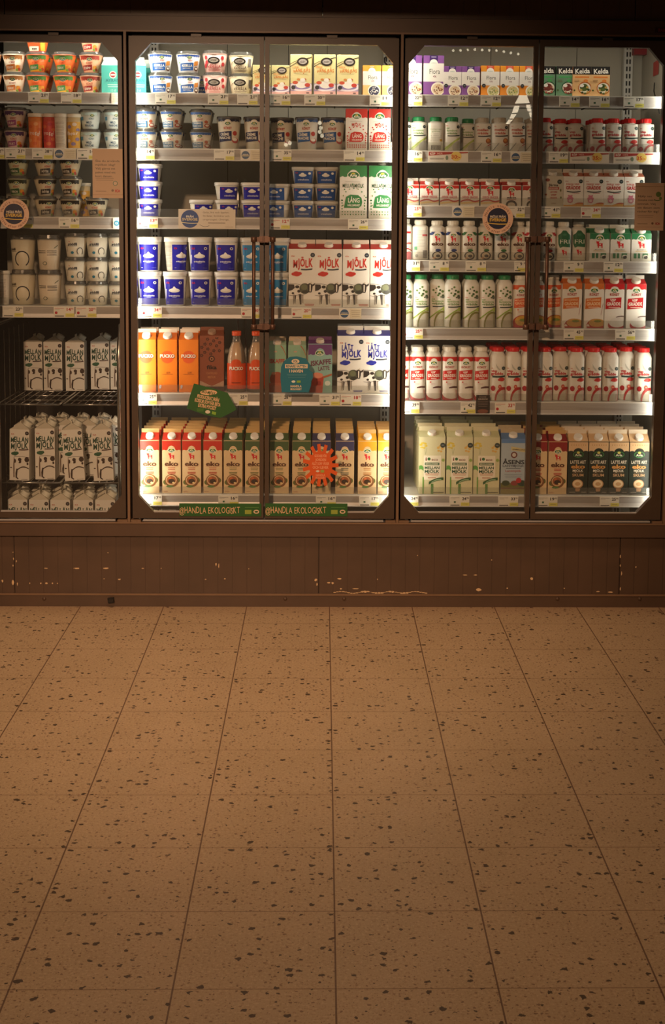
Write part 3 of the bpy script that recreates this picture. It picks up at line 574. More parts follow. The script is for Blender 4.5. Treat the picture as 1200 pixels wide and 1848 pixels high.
ic = Art(.064, .175); ic.R(-.5, 0, .5, 1, '#8FB79A'); ic.E(.0, .28, .42, 1.0, '#9C4E38', 14); ic.R(-.5, 0, .5, .2, '#A8604A'); ic.T('ISKAFFE', 0, .66, .085, '#B03A34', w=.86, b=.03); ic.swoosh(.2, .98, .5, .78, .03, .03, '#B85A3E'); ic.E(-.1, .86, .1, .5, '#C8A890', 8); ic.E(-.2, .4, .12, .7, '#C88A68', 8)
prod('isk', 'iced_coffee_carton', 'drink carton', 'pale green iced coffee carton with white cap', .06, gable(.066, .06, .172, .016, .010, '#8FB79A', '#A0BCA0', '#C9B49A', ic, cap='#D8C8B4', capz=.5))
il = Art(.086, .178); il.R(-.5, 0, .5, 1, '#8DB8AE'); il.cloud(.80, '#6A3C74', 1, .12, .02); il.arla(-.02, .82, .17); il.T('ISKAFFE', .04, .63, .10, '#6A2C4A', w=.86, b=.03, rot=.12); il.T('LATTE', .16, .51, .085, '#6A2C4A', w=.48, b=.02, rot=.12)
il.P([(-.45, 0), (.1, 0), (.16, .34), (-.3, .34)], '#B2402E'); il.E(-.12, .36, .25, .5, '#D88A70', 10); il.E(-.05, .2, .1, 1, '#8E2C24', 8); il.P([(.12, .34), (.5, .40), (.5, .36), (.14, .30)], '#B0663E'); il.E(.32, .2, .12, .9, '#D8E0D4', 8)
prod('iskL', 'iced_coffee_carton', 'drink carton', 'purple and mint iced latte carton', .07, gable(.088, .07, .180, .012, .012, '#8DB8AE', '#6A3C74', '#6A3C74', il, cap='#CDBFB0', capz=.5))
def pucko_bottle():
    m = MB(); cc, g = M('#B98A62', .25), M('#C9A888', .2)
    m.lathe([(.030, 0), (.0345, .004), (.0345, .095), (.033, .125), (.026, .158), (.0165, .182)], '#DDBB94', 28)
    m2 = MB(); m2.lathe([(.035, .001), (.035, .095), (.0335, .126), (.0265, .159), (.017, .183), (.0145, .20), (.0145, .212)], CLEAR, 28)
    l = MB(); l.lathe([(.0353, .012), (.0353, .106)], '#D6501E', 32, cap0=False, cap1=False)
    a = Art(.066, .2); a.E(0, .52, .30, .9, '#D6501E', 12); a.T('PUCKO', .01, .435, .06, '#6E2C14', w=.80, b=.05); a.T('PUCKO', 0, .44, .058, '#F6EFE0', w=.78, b=.05); a.R(-.25, .17, .25, .185, '#7A2C14', 4)
    l.art(a, lambda x, z, o: ((.0355+o)*math.sin(x/.0355), -(.0355+o)*math.cos(x/.0355), z), .0006, .0012)
    c = MB(); c.lathe([(.0165, .206), (.0175, .208), (.0175, .220), (.0155, .223)], '#D8542A', 24)
    return [('bottle_body', m2.mesh('bottle_body')), ('chocolate_milk', m.mesh('chocolate_milk')), ('paper_label', l.mesh('paper_label')), ('screw_cap', c.mesh('screw_cap'))]
prod('puckoB', 'chocolate_milk_bottle', 'drink bottle', 'glass chocolate milk bottle with orange label', .07, pucko_bottle())
# --- organic milk cartons
def a_eko(top, h=.195, w=.068, txt='#5A3422', sub='#B4503C'):
    a = Art(w, h); a.R(-.5, .0, .5, 1, CR); a.cloud(.83, top, 1, .075, .012); a.arla(0, .815, .17); a.cowlet(0, .70, .15); a.T('eko', .0, .565, .085, '#5A3422', w=.72, b=.045)
    a.lines(-.38, .38, .52, 1, .01, sub, .004); a.lines(-.2, .2, .485, 2, .03, sub, .013); a.lines(-.22, .22, .40, 2, .028, sub, .016)
    a.E(.30, .25, .15, 1, '#5C6A34', 8); a.E(-.3, .21, .16, .9, '#5C6A34', 8); a.E(0, .24, .37, .95, '#7E5230', 16); a.E(-.02, .25, .29, .95, '#D6B888', 14); a.E(-.02, .25, .25, .9, '#9E5A34', 12); a.E(.0, .23, .18, .7, '#3A2A1C', 10); a.E(-.1, .29, .08, .7, '#C86A3A', 6); a.E(.1, .2, .07, .7, '#E4C890', 6); a.E(-.1, .13, .2, .3, '#4C7A3A', 6); a.lines(-.45, -.2, .035, 1, .01, '#B07A5A', .01); return a
def eko(key, desc, top, sub, base=CR, fin='#C9A468'):
    prod(key, 'milk_carton', 'milk carton', desc, .070, gable(.0685, .07, .197, .024, .014, CR, top, fin, a_eko(top, sub=sub), capr=.0145, capz=.45))
eko('ekoR', 'red-topped cream organic milk carton', '#C5301F', '#B4503C'); eko('ekoG', 'green-topped cream organic milk carton', '#46603A', '#7A7A4A'); eko('ekoN', 'navy-topped cream organic milk carton', '#3E3E62', '#6A6A5A'); eko('ekoY', 'yellow-topped cream organic milk carton', '#E0A02C', '#B8804A'); eko('ekoD', 'dark red-topped organic milk carton', '#8E1F22', '#B4302C')
al = Art(.072, .195); al.R(-.5, 0, .5, 1, '#1E2B22'); al.R(-.5, .82, .5, 1, '#DDB98C'); al.E(0, .80, .26, .9, '#1E2B22', 14); al.E(-.38, .80, .16, .6, '#1E2B22', 8); al.E(.38, .80, .16, .6, '#1E2B22', 8)
for i in range(7): al.R(-.36+i*.12, .93, -.34+i*.12, .96, '#A8703A', 1)
al.E(0, .765, .27, .6, '#3F8A4A', 16); al.E(0, .765, .24, .55, '#1E2B22', 14); al.T('Arla', 0, .755, .04, '#D8E0C8', w=.34, b=.03); al.E(0, .80, .08, .8, '#CFC46A', 8)
al.T('LATTE ART', 0, .62, .06, '#E6DCC6', w=.8, b=.02); al.T('eko', 0, .535, .075, '#CF9450', w=.7, b=.045); al.T('MJÖLK', 0, .455, .045, '#E6DCC6', w=.54, b=.02); al.T('SKUM', 0, .37, .05, '#CBA478', w=.58, b=.02); al.lines(-.26, .26, .418, 1, .01, '#A8845A', .004)
al.E(0, .20, .28, .85, '#B98A5E', 16); al.E(-.01, .205, .24, .8, '#E2CCA4', 14); al.E(.0, .20, .14, .7, '#C8A070', 10); al.P([(-.12, .11), (.14, .11), (.1, .055), (-.1, .055)], '#B98A5E'); al.lines(-.42, -.12, .04, 1, .01, '#9A9484', .014); al.lines(.2, .44, .04, 1, .01, '#9A9484', .014)
prod('latte', 'milk_carton', 'milk carton', 'dark green barista milk foam carton', .07, gable(.0735, .07, .197, .026, .015, '#1E2B22', '#DDB98C', '#E2D3BA', al, capr=.0155, capz=.45))
ae = Art(.0965, .21); ae.R(-.5, 0, .5, 1, '#D2CEA6'); rr = random.Random(9)
for i in range(10): ae.E(-.34+.1*math.cos(i), .86+.045*math.sin(i), .06, .5, '#D6BE4A', 6)
for i in range(8): ae.E(.3+.08*math.cos(i*1.3), .80+.05*math.sin(i*1.3), .05, .8, '#D8B060', 6)
for du in (-.3, -.25, -.2): ae.swoosh(-.26, .70, du, .82, .0, .012, '#3A6A3A')
ae.swoosh(-.5, .46, -.3, .42, .03, .07, '#5C9A4A'); ae.badge(.40, .865, .1, '#33423C'); ae.E(.42, .6, .06, 1, '#8FA85A', 6); ae.P([(-.32, .25), (.34, .25), (.34, .68), (-.32, .68)], '#E9E2CC')
ae.T('i', -.23, .62, .06, '#7A2C24', w=.05, b=.02); ae.E(-.12, .62, .06, 1, '#2F6A3C', 8); ae.T('eco', .1, .612, .045, '#7A3A2A', w=.25, b=.02); ae.R(-.28, .51, .28, .555, '#3F6A4A'); ae.T('EKOLOGISK', 0, .532, .025, '#E4DCC4', w=.48, b=.02)
ae.T('MELLAN', 0, .465, .045, '#2F5A44', w=.56, b=.04); ae.T('MJÖLK', 0, .40, .05, '#2F5A44', w=.56, b=.04); ae.lines(-.26, .26, .355, 2, .02, '#B86A4A', .008); ae.lines(-.16, .16, .285, 1, .02, '#B86A4A', .012)
ae.swoosh(-.12, .19, .44, .27, .02, .05, '#2F5A34'); ae.swoosh(-.02, .20, .36, .255, .02, .02, '#8FAF86'); ae.R(-.04, 0, .06, .18, '#5C8A4A', 2); ae.R(-.36, 0, -.31, .3, '#6FA04E', 1); ae.lines(.05, .46, .025, 1, .01, '#5a5a40', .016)
prod('eco', 'milk_carton', 'milk carton', 'pale green flower-patterned organic milk carton', .085, gable(.0965, .085, .212, .018, .016, '#D2CEA6', '#D2D2A4', '#CFC9A8', ae, capr=.0155, capz=.5))
aa = Art(.0915, .205); aa.R(-.5, 0, .5, 1, '#A9B8C2'); aa.R(-.5, .93, .5, 1, '#5C83B8'); aa.R(-.5, 0, .5, .2, '#6B6A3C'); aa.R(-.5, .0, .5, .09, '#8A8048'); aa.E(-.3, .2, .16, .7, '#3C4A34', 8); aa.E(.05, .2, .15, .7, '#8E4440', 8); aa.E(.35, .2, .18, .7, '#34463A', 8); aa.R(-.5, .1, .5, .115, '#6E2C28')
aa.P([(-.1, .80), (.5, .76), (.5, .82), (-.1, .87)], '#C9BE8A'); aa.T('GAMMALDAGS', .2, .812, .025, '#5A4A34', w=.5, b=.02, rot=-.05); aa.E(.02, .715, .13, 1, '#6E3A34', 12); aa.E(.02, .715, .08, 1, '#C8C4BC', 10); aa.T('ÅSENS', 0, .585, .075, '#26303A', w=.88, b=.03); aa.T('LANTMJÖLK', 0, .515, .035, '#3A444E', w=.86, b=.02); aa.lines(-.3, .3, .47, 1, .02, '#5a6470', .01)
aa.T('Lantmjölk', 0, .425, .04, '#A8504A', w=.64, b=.01); aa.lines(-.36, .36, .36, 3, .03, '#8896A0', .008); aa.E(.22, .25, .11, 1, '#B8343A', 10)
prod('asens', 'milk_carton', 'milk carton', 'blue-grey country milk carton', .085, gable(.0915, .085, .205, .018, .016, '#A9B8C2', '#5C83B8', '#B9A888', aa, capr=.0155, capz=.5))
# --- cream bottles
def a_bt(h, w, words, c, kind):
    a = Art(w, h*.82)
    if kind == 'green':  # leek and parsley print
        for i, (u, v, r) in enumerate(((-.28, .86, .07), (-.1, .9, .05), (.05, .94, .07), (.14, .86, .07), (-.14, .80, .06), (.1, .78, .08), (.3, .83, .09), (.32, .73, .09), (.02, .74, .07), (.2, .70, .05))): a.E(u, v, r, .9, '#3E5A2E' if i % 2 else '#5A7A3A', 6)
        a.badge(.34, .70, .09, '#56604E'); a.T('ICA', -.32, .70, .02, '#C8502A', w=.14, b=.03); a.T('mat', -.27, .655, .035, '#7A9A5A', w=.22, b=.03); a.T('lagnings', 0, .605, .045, '#86A86A', w=.74, b=.03); a.T('grädde', 0, .545, .05, '#6E8E52', w=.74, b=.03)
        a.swoosh(-.32, .475, .48, .49, -.008, .025, '#2F3A3A'); a.swoosh(-.5, .20, .36, .43, .02, .035, '#8EA848'); a.E(.40, .42, .12, 1.1, '#A8BC5A', 8); a.E(.28, .06, .52, 1.6, '#7A7A3A', 20); a.E(.32, .04, .48, 1.6, '#B4B0A0', 20)
    elif kind == 'greenS':
        a.badge(.34, .86, .1, '#2F3A38'); a.T('ICA', -.34, .90, .03, '#C8502A', w=.12, b=.03); a.T('mat', -.3, .82, .05, '#6E8E52', w=.2, b=.03); a.T('lagnings', -.04, .73, .07, '#86A86A', w=.66, b=.03); a.T('grädde', -.04, .63, .07, '#6E8E52', w=.66, b=.03); a.swoosh(-.32, .54, .44, .56, -.012, .035, '#3A4440')
        a.swoosh(-.5, .06, .5, .48, .02, .07, '#A3B850'); a.swoosh(-.4, .02, .3, .42, .0, .05, '#C2CE7A'); a.E(.4, .12, .4, 1.0, '#B4B2AA', 16)
    elif kind == 'orangeS':
        a.badge(.34, .86, .1, '#2F3A38'); a.T('ICA', -.34, .90, .03, '#C8502A', w=.12, b=.03); a.T('mellan', -.04, .78, .08, '#B8442A', w=.66, b=.03); a.T('grädde', -.04, .66, .08, '#B8442A', w=.66, b=.03); a.swoosh(-.32, .55, .44, .57, -.012, .04, '#2A343C'); a.E(.30, .38, .16, 1, '#9A5A30', 10); a.E(.28, .4, .10, .8, '#C8874A', 8)
        a.swoosh(0, .0, .5, .28, .05, .04, '#A8382C'); a.E(.34, .04, .3, .9, '#BAB4AA', 12); a.swoosh(-.5, .0, -.1, .3, 0, .04, '#8a8a88')
    elif kind == 'visp':
        a.badge(.34, .745, .115, '#2C4440'); a.P([(-.16, .86), (-.02, .78), (.16, .70), (.05, .70), (-.1, .76)], '#B9B9AE'); a.T('ICA', -.36, .745, .02, '#B8402A', w=.12, b=.03); a.T('visp', -.24, .685, .055, '#B8242A', w=.34, b=.04); a.T('grädde', -.06, .625, .06, '#B8242A', w=.74, b=.04)
        a.swoosh(-.36, .555, .44, .565, -.01, .04, '#26423E'); a.E(.22, .49, .2, .6, '#B8302C', 10); a.E(.1, .48, .12, .6, '#B8302C', 8); a.E(.32, .5, .1, .6, '#B8302C', 8); a.E(-.3, .285, .14, 1.2, '#A02026', 10); a.E(.12, .32, .11, 1.2, '#B8442E', 8); a.E(.12, .32, .06, .9, '#D8907A', 6)
        a.E(.32, .02, .52, 1.55, '#A82C2A', 20); a.E(.36, -.0, .46, 1.5, '#BDB9AC', 20)
    elif kind == 'vispS':
        a.badge(.34, .86, .11, '#2C4440'); a.T('ICA', -.36, .86, .03, '#B8402A', w=.12, b=.03); a.T('visp', -.24, .74, .075, '#B8242A', w=.34, b=.04); a.T('grädde', -.06, .63, .08, '#B8242A', w=.7, b=.04); a.swoosh(-.36, .51, .46, .52, -.015, .05, '#26423E')
        a.E(.22, .38, .2, .6, '#B8302C', 10); a.E(.1, .37, .12, .6, '#B8302C', 8); a.E(-.36, .12, .13, 1.2, '#A02026', 8); a.E(.36, .02, .52, .95, '#A82C2A', 18); a.E(.38, -.02, .45, .95, '#BDB9AC', 18)
    elif kind in ('koket', 'koketO'):
        c1 = '#C22822' if kind == 'koket' else '#D8582A'
        a.cloud(.90 if kind == 'koketO' else .905, c1, 1, .06, .01); a.arla(0, .855, .19); a.T('KÖKET', 0, .765, .045, '#A82A24', w=.58, b=.03)
        a.P([(-.44, .46), (.40, .49), (.42, .71), (-.42, .675)], c1)
        if kind == 'koket': a.T('VISP', -.04, .648, .04, '#EFE6DA', w=.3, b=.03, rot=.03); a.T('GRÄDDE', -.01, .572, .065, '#EFE6DA', w=.74, b=.03, rot=.03); a.lines(-.36, .34, .505, 1, .01, '#EFE6DA', .012)
        else: a.T('MATLAGNINGS', -.01, .645, .035, '#F0C8A0', w=.74, b=.03, rot=.03); a.T('GRÄDDE', -.01, .575, .06, '#F0C8A0', w=.74, b=.03, rot=.03); a.lines(-.36, .34, .505, 1, .01, '#F0C8A0', .012)
        a.E(-.2, .42, .05, .8, c1, 6); a.lines(-.2, .1, .385, 2, .02, '#C8A0A0', .006)
        if kind == 'koket': a.swoosh(-.05, .28, .5, .30, .02, .04, '#5A3A36'); a.E(.1, .1, .62, .75, '#A8282A', 20); a.E(.1, .16, .56, .6, '#DEDAD0', 20)
        else: a.E(.1, .12, .6, .8, '#A8321E', 20); a.E(.12, .16, .5, .66, '#C89A3C', 18); a.E(.15, .18, .25, .4, '#7A8A34', 10); a.R(-.5, 0, .5, .05, '#A8202A')
    elif kind == 'ekoB':
        a.R(-.5, .80, .5, .87, c, 8); a.E(0, .79, .24, .8, '#E4DFD2', 12); a.E(-.4, .80, .13, .6, c, 6); a.E(.4, .80, .13, .6, c, 6); a.arla(0, .77, .16); a.cowlet(0, .645, .17); a.T('eko', 0, .50, .11, '#5A3422', w=.74, b=.045); a.lines(-.2, .2, .40, 2, .04, '#9A8A78', .014)
        a.E(.05, .30, .18, .5, c, 8); a.E(0, .13, .34, .8, '#3A3A3C', 14); a.E(.0, .14, .25, .8, '#C9BFA8', 12); a.E(.05, .12, .14, .7, '#33302C', 8); a.E(-.2, .06, .1, .6, '#B89070', 6)
    elif kind == 'back':
        a.lines(-.38, .3, .9, 12, .045, '#A8A49A', .01); a.R(.1, .72, .42, .78, '#B85A5A'); a.R(-.4, .3, -.22, .4, '#3F8A5A'); a.E(-.25, .12, .1, 1, '#9A968c', 8)
        for i in range(7): a.R(.14, .05+i*.035, .42, .05+i*.035+.02, '#3a3836')
    elif kind == 'backG':
        a.R(-.42, .2, .42, .9, '#DAD7CA'); a.T('matlagnings', -.02, .78, .05, '#6E8E52', w=.7); a.T('grädde', -.02, .7, .05, '#6E8E52', w=.5); a.lines(-.35, .35, .6, 5, .06, '#A09C90', .014); a.E(.3, .38, .08, 1, '#C8A24A', 8)
        for i in range(11): a.R(-.3+i*.055, .04, -.27+i*.055, .2, '#4a4846', 1)
    elif kind == 'fri':
        a.P([(-.40, .52), (-.30, .40), (-.1, .44), (.40, .42), (.44, .60), (.40, .80), (.22, .88), (.1, .95), (-.12, .95), (-.24, .87), (-.42, .80)], '#2C6E4C'); a.T('FRI', .02, .60, .13, '#DCE6D8', w=.66, b=.01); a.E(.0, .82, .14, .6, '#3F8560', 8); a.cowlet(0, .25, .17); a.R(-.4, .1, .4, .105, '#8a857a', 2)
    elif kind == 'redside':
        a.R(-.5, .78, .5, .84, '#B8242A'); a.swoosh(.0, .3, .5, .25, .05, .03, '#B8242A'); a.E(.3, .1, .25, 1.2, '#B8242A', 10); a.T('grädde', .2, .5, .07, '#B8242A', w=.5, b=.04)
    return a
def bt(key, desc, h, w, c, cap, kind, body='#E2DFD4', cw=.36, name='cream_bottle', cat='cream bottle', ch=.016, sh=.8):
    prod(key, name, cat, desc, w, bottle(w, h, body, cap, a_bt(h, w, None, c, kind), caph=ch, capw=cw, neck=body, sh=sh))
GC = '#1E7A46'; RC = '#D22222'; WC = '#E4E0D2'
bt('bGS', 'short green-capped cooking cream bottle', .122, .058, GC, GC, 'greenS'); bt('bGSb', 'short green-capped cream bottle turned back to front', .122, .058, GC, GC, 'backG'); bt('bOS', 'short beige-capped cream bottle with orange lettering', .122, .060, GC, '#BDB3A2', 'orangeS')
bt('bVS', 'short red-capped whipping cream bottle', .122, .058, RC, RC, 'vispS'); bt('bV', 'tall red-capped whipping cream bottle', .196, .0585, RC, RC, 'visp', cw=.38); bt('bK', 'tall white-capped cream bottle with red label', .196, .058, RC, WC, 'koket', cw=.36)
bt('bG', 'tall green-capped cooking cream bottle', .190, .0585, GC, GC, 'green', cw=.37); bt('bO', 'tall white-capped cream bottle with orange label', .190, .0575, RC, WC, 'koketO'); bt('bEB', 'blue-banded white organic cream bottle', .142, .0565, '#24386E', WC, 'ekoB'); bt('bEG', 'green-banded white organic cream bottle', .142, .0565, '#2E6A3A', WC, 'ekoB')
bt('bER', 'red-banded white organic cream bottle', .142, .0565, '#B8242A', WC, 'ekoB'); bt('bBk', 'white cream bottle turned to its small print', .144, .0575, RC, WC, 'back'); bt('bFri', 'white bottle with green speech bubble', .140, .054, RC, WC, 'fri'); bt('bRs', 'white bottle with red trim cut by frame', .148, .0575, RC, WC, 'redside')
# --- small gable cream cartons
def a_kv(eko_=False):
    a = Art(.068, .072)
    if eko_: a.cloud(.80, '#B52A26', 1, .14, .02); a.arla(0, .80, .16); a.cowlet(0, .6, .14); a.T('eko', 0, .42, .1, '#4A2E26', w=.5, b=.04); a.R(-.25, .3, .25, .33, '#A83A2C'); a.E(0, .06, .3, .8, '#3A342E', 12); a.E(0, .05, .2, .7, '#C9BEAA', 10)
    else: a.cloud(.86, '#C82A22', 1, .12, .02); a.arla(0, .86, .17); a.cowlet(0, .66, .17); a.T('SVENSK GRÄDDE', 0, .42, .12, '#B03A4A', w=.82, b=.02); a.swoosh(-.5, .12, .5, .2, .0, .1, '#E2C68A'); a.swoosh(-.5, .2, .0, .28, .04, .07, '#B5302A'); a.swoosh(0, .28, .5, .26, -.06, .07, '#B5302A')
    return a
prod('kv', 'cream_carton', 'cream carton', 'small red-topped white cream carton', .06, gable(.068, .06, .074, .014, .010, WH, '#C82A22', '#E4DED2', a_kv(), capr=.0155, capz=.4)); prod('kvE', 'cream_carton', 'cream carton', 'small red-topped organic cream carton', .06, gable(.070, .06, .074, .014, .010, WH, '#B52A26', '#D8CDBA', a_kv(True), capr=.015, capz=.4))
ag = Art(.072, .105); ag.badge(.36, .86, .1, '#2A3A38'); ag.T('ICA', -.34, .86, .03, '#B8402A', w=.14, b=.03); ag.T('FÄRSK VISP', -.04, .76, .06, '#C03A34', w=.66, b=.01); ag.T('GRÄDDE', -.02, .64, .11, '#B8242A', w=.72, b=.04); ag.swoosh(-.34, .52, .36, .52, -.03, .035, '#3A4446'); ag.lines(-.05, .3, .45, 1, .02, '#B8445A', .012)
for dx, dy, r in ((0, .2, .14), (0, .32, .1), (-.1, .27, .07), (.1, .27, .07), (-.08, .37, .04), (.08, .37, .04)): ag.E(-.16+dx, dy, r, .9, '#CC7A92', 8)
ag.E(-.16, .2, .08, .8, '#E8C8C8', 6); ag.E(.35, .02, .34, .5, '#B8302A', 12); ag.E(.35, .0, .5, .3, '#D8A04A', 10); ag.R(-.5, 0, .5, .05, '#D8A04A')
prod('visG', 'cream_carton', 'cream carton', 'white whipping cream carton with pink figure', .065, gable(.0725, .065, .108, .014, .013, WH, '#C06A4A', '#D6D0C4', ag, cap='#DCD6CA', capr=.0155, capz=.5))
aj = Art(.07, .105); aj.badge(.32, .84, .12, '#2A3A34'); aj.E(-.3, .9, .12, .7, '#8A4A3A', 6); aj.T('Järna', 0, .73, .09, '#3A2A24', w=.5, b=.02); aj.R(-.25, .57, .3, .66, '#A84A42'); aj.T('EKOLOGISK', .02, .615, .04, '#E4DCCC', w=.46, b=.02)
for i, wd_ in enumerate(('LAKTOSFRI', 'VISP', 'GRÄDDE')): aj.T(wd_, .02, .49-.1*i, .055, '#A83A3A', w=.3+.06*(i != 1), b=.03)
aj.E(.38, .55, .04, 2, '#6A6A3A', 6); aj.E(-.38, .4, .06, .9, '#A8624A', 6); aj.E(.4, .3, .05, 1.2, '#6A7A4A', 6); aj.lines(-.1, .15, .1, 1, .01, '#7a4a40', .012)
prod('jarna', 'cream_carton', 'cream carton', 'greyish white organic cream carton with sprigs', .065, gable(.0735, .065, .108, .014, .013, '#C9C3B2', '#B8B2A2', '#B8B2A2', aj, cap='#CFC9BC', capz=.5))
ar = Art(.072, .100); ar.cloud(.80, '#2A7A4C', 1, .16, .02); ar.arla(0, .82, .18); ar.cowlet(0, .58, .16); ar.T('MELLANMJÖLK', 0, .41, .035, '#6a6a5a', w=.46, b=.01); ar.lines(-.3, .3, .36, 1, .01, '#C8A23A', .018)
for u0, u1 in ((-.38, -.24), (-.18, -.06), (.06, .34)): ar.R(u0, .1, u1, .28, '#2A7A4C')
ar.E(.22, .16, .14, .7, '#E9E4D8', 8); ar.P([(.12, .16), (.3, .2), (.34, .14), (.28, .08), (.16, .08)], '#262422')
prod('smG', 'milk_carton', 'milk carton', 'half-size green-topped white milk carton', .065, gable(.0725, .065, .100, .018, .013, WH, '#2A7A4C', '#E0DCCE', ar, capr=.0165, capz=.45))
def a_cg(c, word, kind):
    a = Art(.071, .162); a.cloud(.885, c, 1, .06, .012); a.arla(0, .85, .18); a.T('KÖKET', 0, .76, .055, '#A82A24', w=.48, b=.03); a.P([(-.46, .43), (.34, .46), (.36, .70), (-.44, .665)], c if kind else '#B8141C')
    if kind: a.T('MATLAGNINGS', -.05, .635, .035, '#F2D2A8', w=.68, b=.02, rot=.03); a.T('GRÄDDE', -.04, .55, .065, '#F2D2A8', w=.7, b=.03, rot=.03)
    else: a.T('VISP', -.08, .635, .05, '#F0E8DC', w=.3, b=.03, rot=.03); a.T('GRÄDDE', -.05, .55, .07, '#F0E8DC', w=.7, b=.03, rot=.03)
    a.lines(-.3, .28, .475, 1, .01, '#F0E0D0', .012)
    if kind: a.swoosh(.36, .3, .46, .56, 0, .05, '#8E2018'); a.E(.12, .05, .5, .75, '#A8281A', 18); a.E(.16, .12, .42, .5, '#C89A50', 16); a.E(.2, .16, .2, .35, '#7A8030', 8); a.P([(-.4, .04), (-.3, .1), (-.2, .04)], '#E0D8CC')
    else: a.E(.15, .07, .46, .66, '#A0242A', 18); a.E(.15, .13, .42, .6, '#DAD8D2', 16); a.swoosh(.1, .25, .5, .27, .01, .02, '#5A3A36')
    return a
prod('cgO', 'cream_carton', 'cream carton', 'orange-topped cooking cream carton', .065, gable(.0715, .065, .162, .018, .013, WH, '#D8702A', '#D2CCC0', a_cg('#D2702C', '', 1), cap='#DEDACF', capr=.016, capz=.45)); prod('cgR', 'cream_carton', 'cream carton', 'red-topped whipping cream carton', .065, gable(.0715, .065, .162, .018, .013, WH, '#C01820', '#E2DCD0', a_cg('#C01820', '', 0), cap='#E6DFD0', capr=.016, capz=.45))
# ------------------------------------------------------------------ the setting
def tagS(o): o['kind'] = 'structure'; return o
def zat(py, Y, px=600): return at(px, py, Y).z
def xat(px, Y, py=500): return at(px, py, Y).x
V = [-1.672, -.7065, .2585, 1.2265, 2.19]
ZH = zat(61.5, 0); ZS = zat(941.8, 0); ZB = zat(968.5, -.02); ZK = zat(1071, 0)
fl = MB(); fl.face([(-6, -11, 0), (6, -11, 0), (6, 1.6, 0), (-6, 1.6, 0)], floor_mat()); tagS(fl.build('floor'))
ce = MB(); ce.box(-6, 6, -11, 1.6, 3.2, 3.3, CEIL); tagS(ce.build('ceiling'))
for nm, b in (('wall_back', (-6, 6, 1.5, 1.6, 0, 3.2)), ('wall_front', (-6, 6, -11.1, -11, 0, 3.2)), ('wall_left', (-6.1, -6, -11, 1.6, 0, 3.2)), ('wall_right', (6, 6.1, -11, 1.6, 0, 3.2))):
    w_ = MB(); w_.box(*b, CEIL); tagS(w_.build(nm))
so = MB(); so.box(-6, 6, -.62, .04, 2.19, 3.2, BROWN); tagS(so.build('shade_soffit'))  # unseen soffit, added to shade the header and door tops
# lamps of the shop
for i, (x, y, z, w_, h_, e_) in enumerate(SHOP_LAMPS):
    t = empty('ceiling_lamp', (x, y, z)); tag(t, ['warm ceiling panel lamp above the aisle nearest the cooler', 'warm ceiling panel lamp behind the viewer, left of centre', 'small dim ceiling panel lamp on the right of the aisle', 'far warm ceiling panel lamp at the back left of the shop'][i], 'lamp')
    m = MB(); m.box(-w_/2-.02, w_/2+.02, -h_/2-.02, h_/2+.02, .02, .075, '#C8C0B0'); m.build('housing', t)
    ld = bpy.data.lights.new('panel_light', 'AREA'); ld.shape = 'RECTANGLE'; ld.size = w_; ld.size_y = h_; ld.energy = e_; ld.color = WARM
    lo = bpy.data.objects.new('panel_light', ld); COL.objects.link(lo); lo.parent = t
# added unseen spotlight behind the viewer, beam shaped to leave the header dim
t = empty('added_spotlight', SPOT[0]); tag(t, 'added cylindrical spotlight aimed at the cooler from behind the viewer', 'lamp')
m = MB(); m.lathe([(.05, -.02), (.07, -.02), (.07, .16), (.02, .17), (.02, .18)], '#1c1a18', cap0=False); m.build('spot_housing', t)
ld = bpy.data.lights.new('spot_light', 'SPOT'); ld.energy = SPOT[4]; ld.color = WARM; ld.spot_size = math.radians(SPOT[2]); ld.spot_blend = SPOT[3]; ld.shadow_soft_size = .12
lo = bpy.data.objects.new('spot_light', ld); COL.objects.link(lo); lo.parent = t; lo.location = (0, 0, -.06)
lo.rotation_euler = (Vector(SPOT[1])-Vector(SPOT[0])).to_track_quat('-Z', 'Y').to_euler()
# glowing letter-like lamp frame and bulbs of the shop that mirror in the door glass
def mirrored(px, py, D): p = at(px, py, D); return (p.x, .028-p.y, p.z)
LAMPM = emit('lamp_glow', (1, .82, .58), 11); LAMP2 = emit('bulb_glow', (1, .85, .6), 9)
t = empty('hanging_lamp_frame', mirrored(940, 195, 6)); tag(t, 'hanging frame of bright lamp panels behind the viewer mirrored in the door glass', 'lamp')
o0 = Vector(t.location)
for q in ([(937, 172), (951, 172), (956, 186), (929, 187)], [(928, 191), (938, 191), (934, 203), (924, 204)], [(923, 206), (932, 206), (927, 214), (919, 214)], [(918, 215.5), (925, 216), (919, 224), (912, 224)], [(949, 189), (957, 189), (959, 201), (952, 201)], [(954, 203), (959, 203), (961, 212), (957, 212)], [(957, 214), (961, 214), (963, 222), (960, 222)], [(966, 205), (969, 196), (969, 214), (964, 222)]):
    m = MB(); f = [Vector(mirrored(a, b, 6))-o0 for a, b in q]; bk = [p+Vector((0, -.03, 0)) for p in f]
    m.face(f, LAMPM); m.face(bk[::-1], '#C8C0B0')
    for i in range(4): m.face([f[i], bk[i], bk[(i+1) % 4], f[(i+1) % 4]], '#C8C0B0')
    m.build('lamp_panel', t)
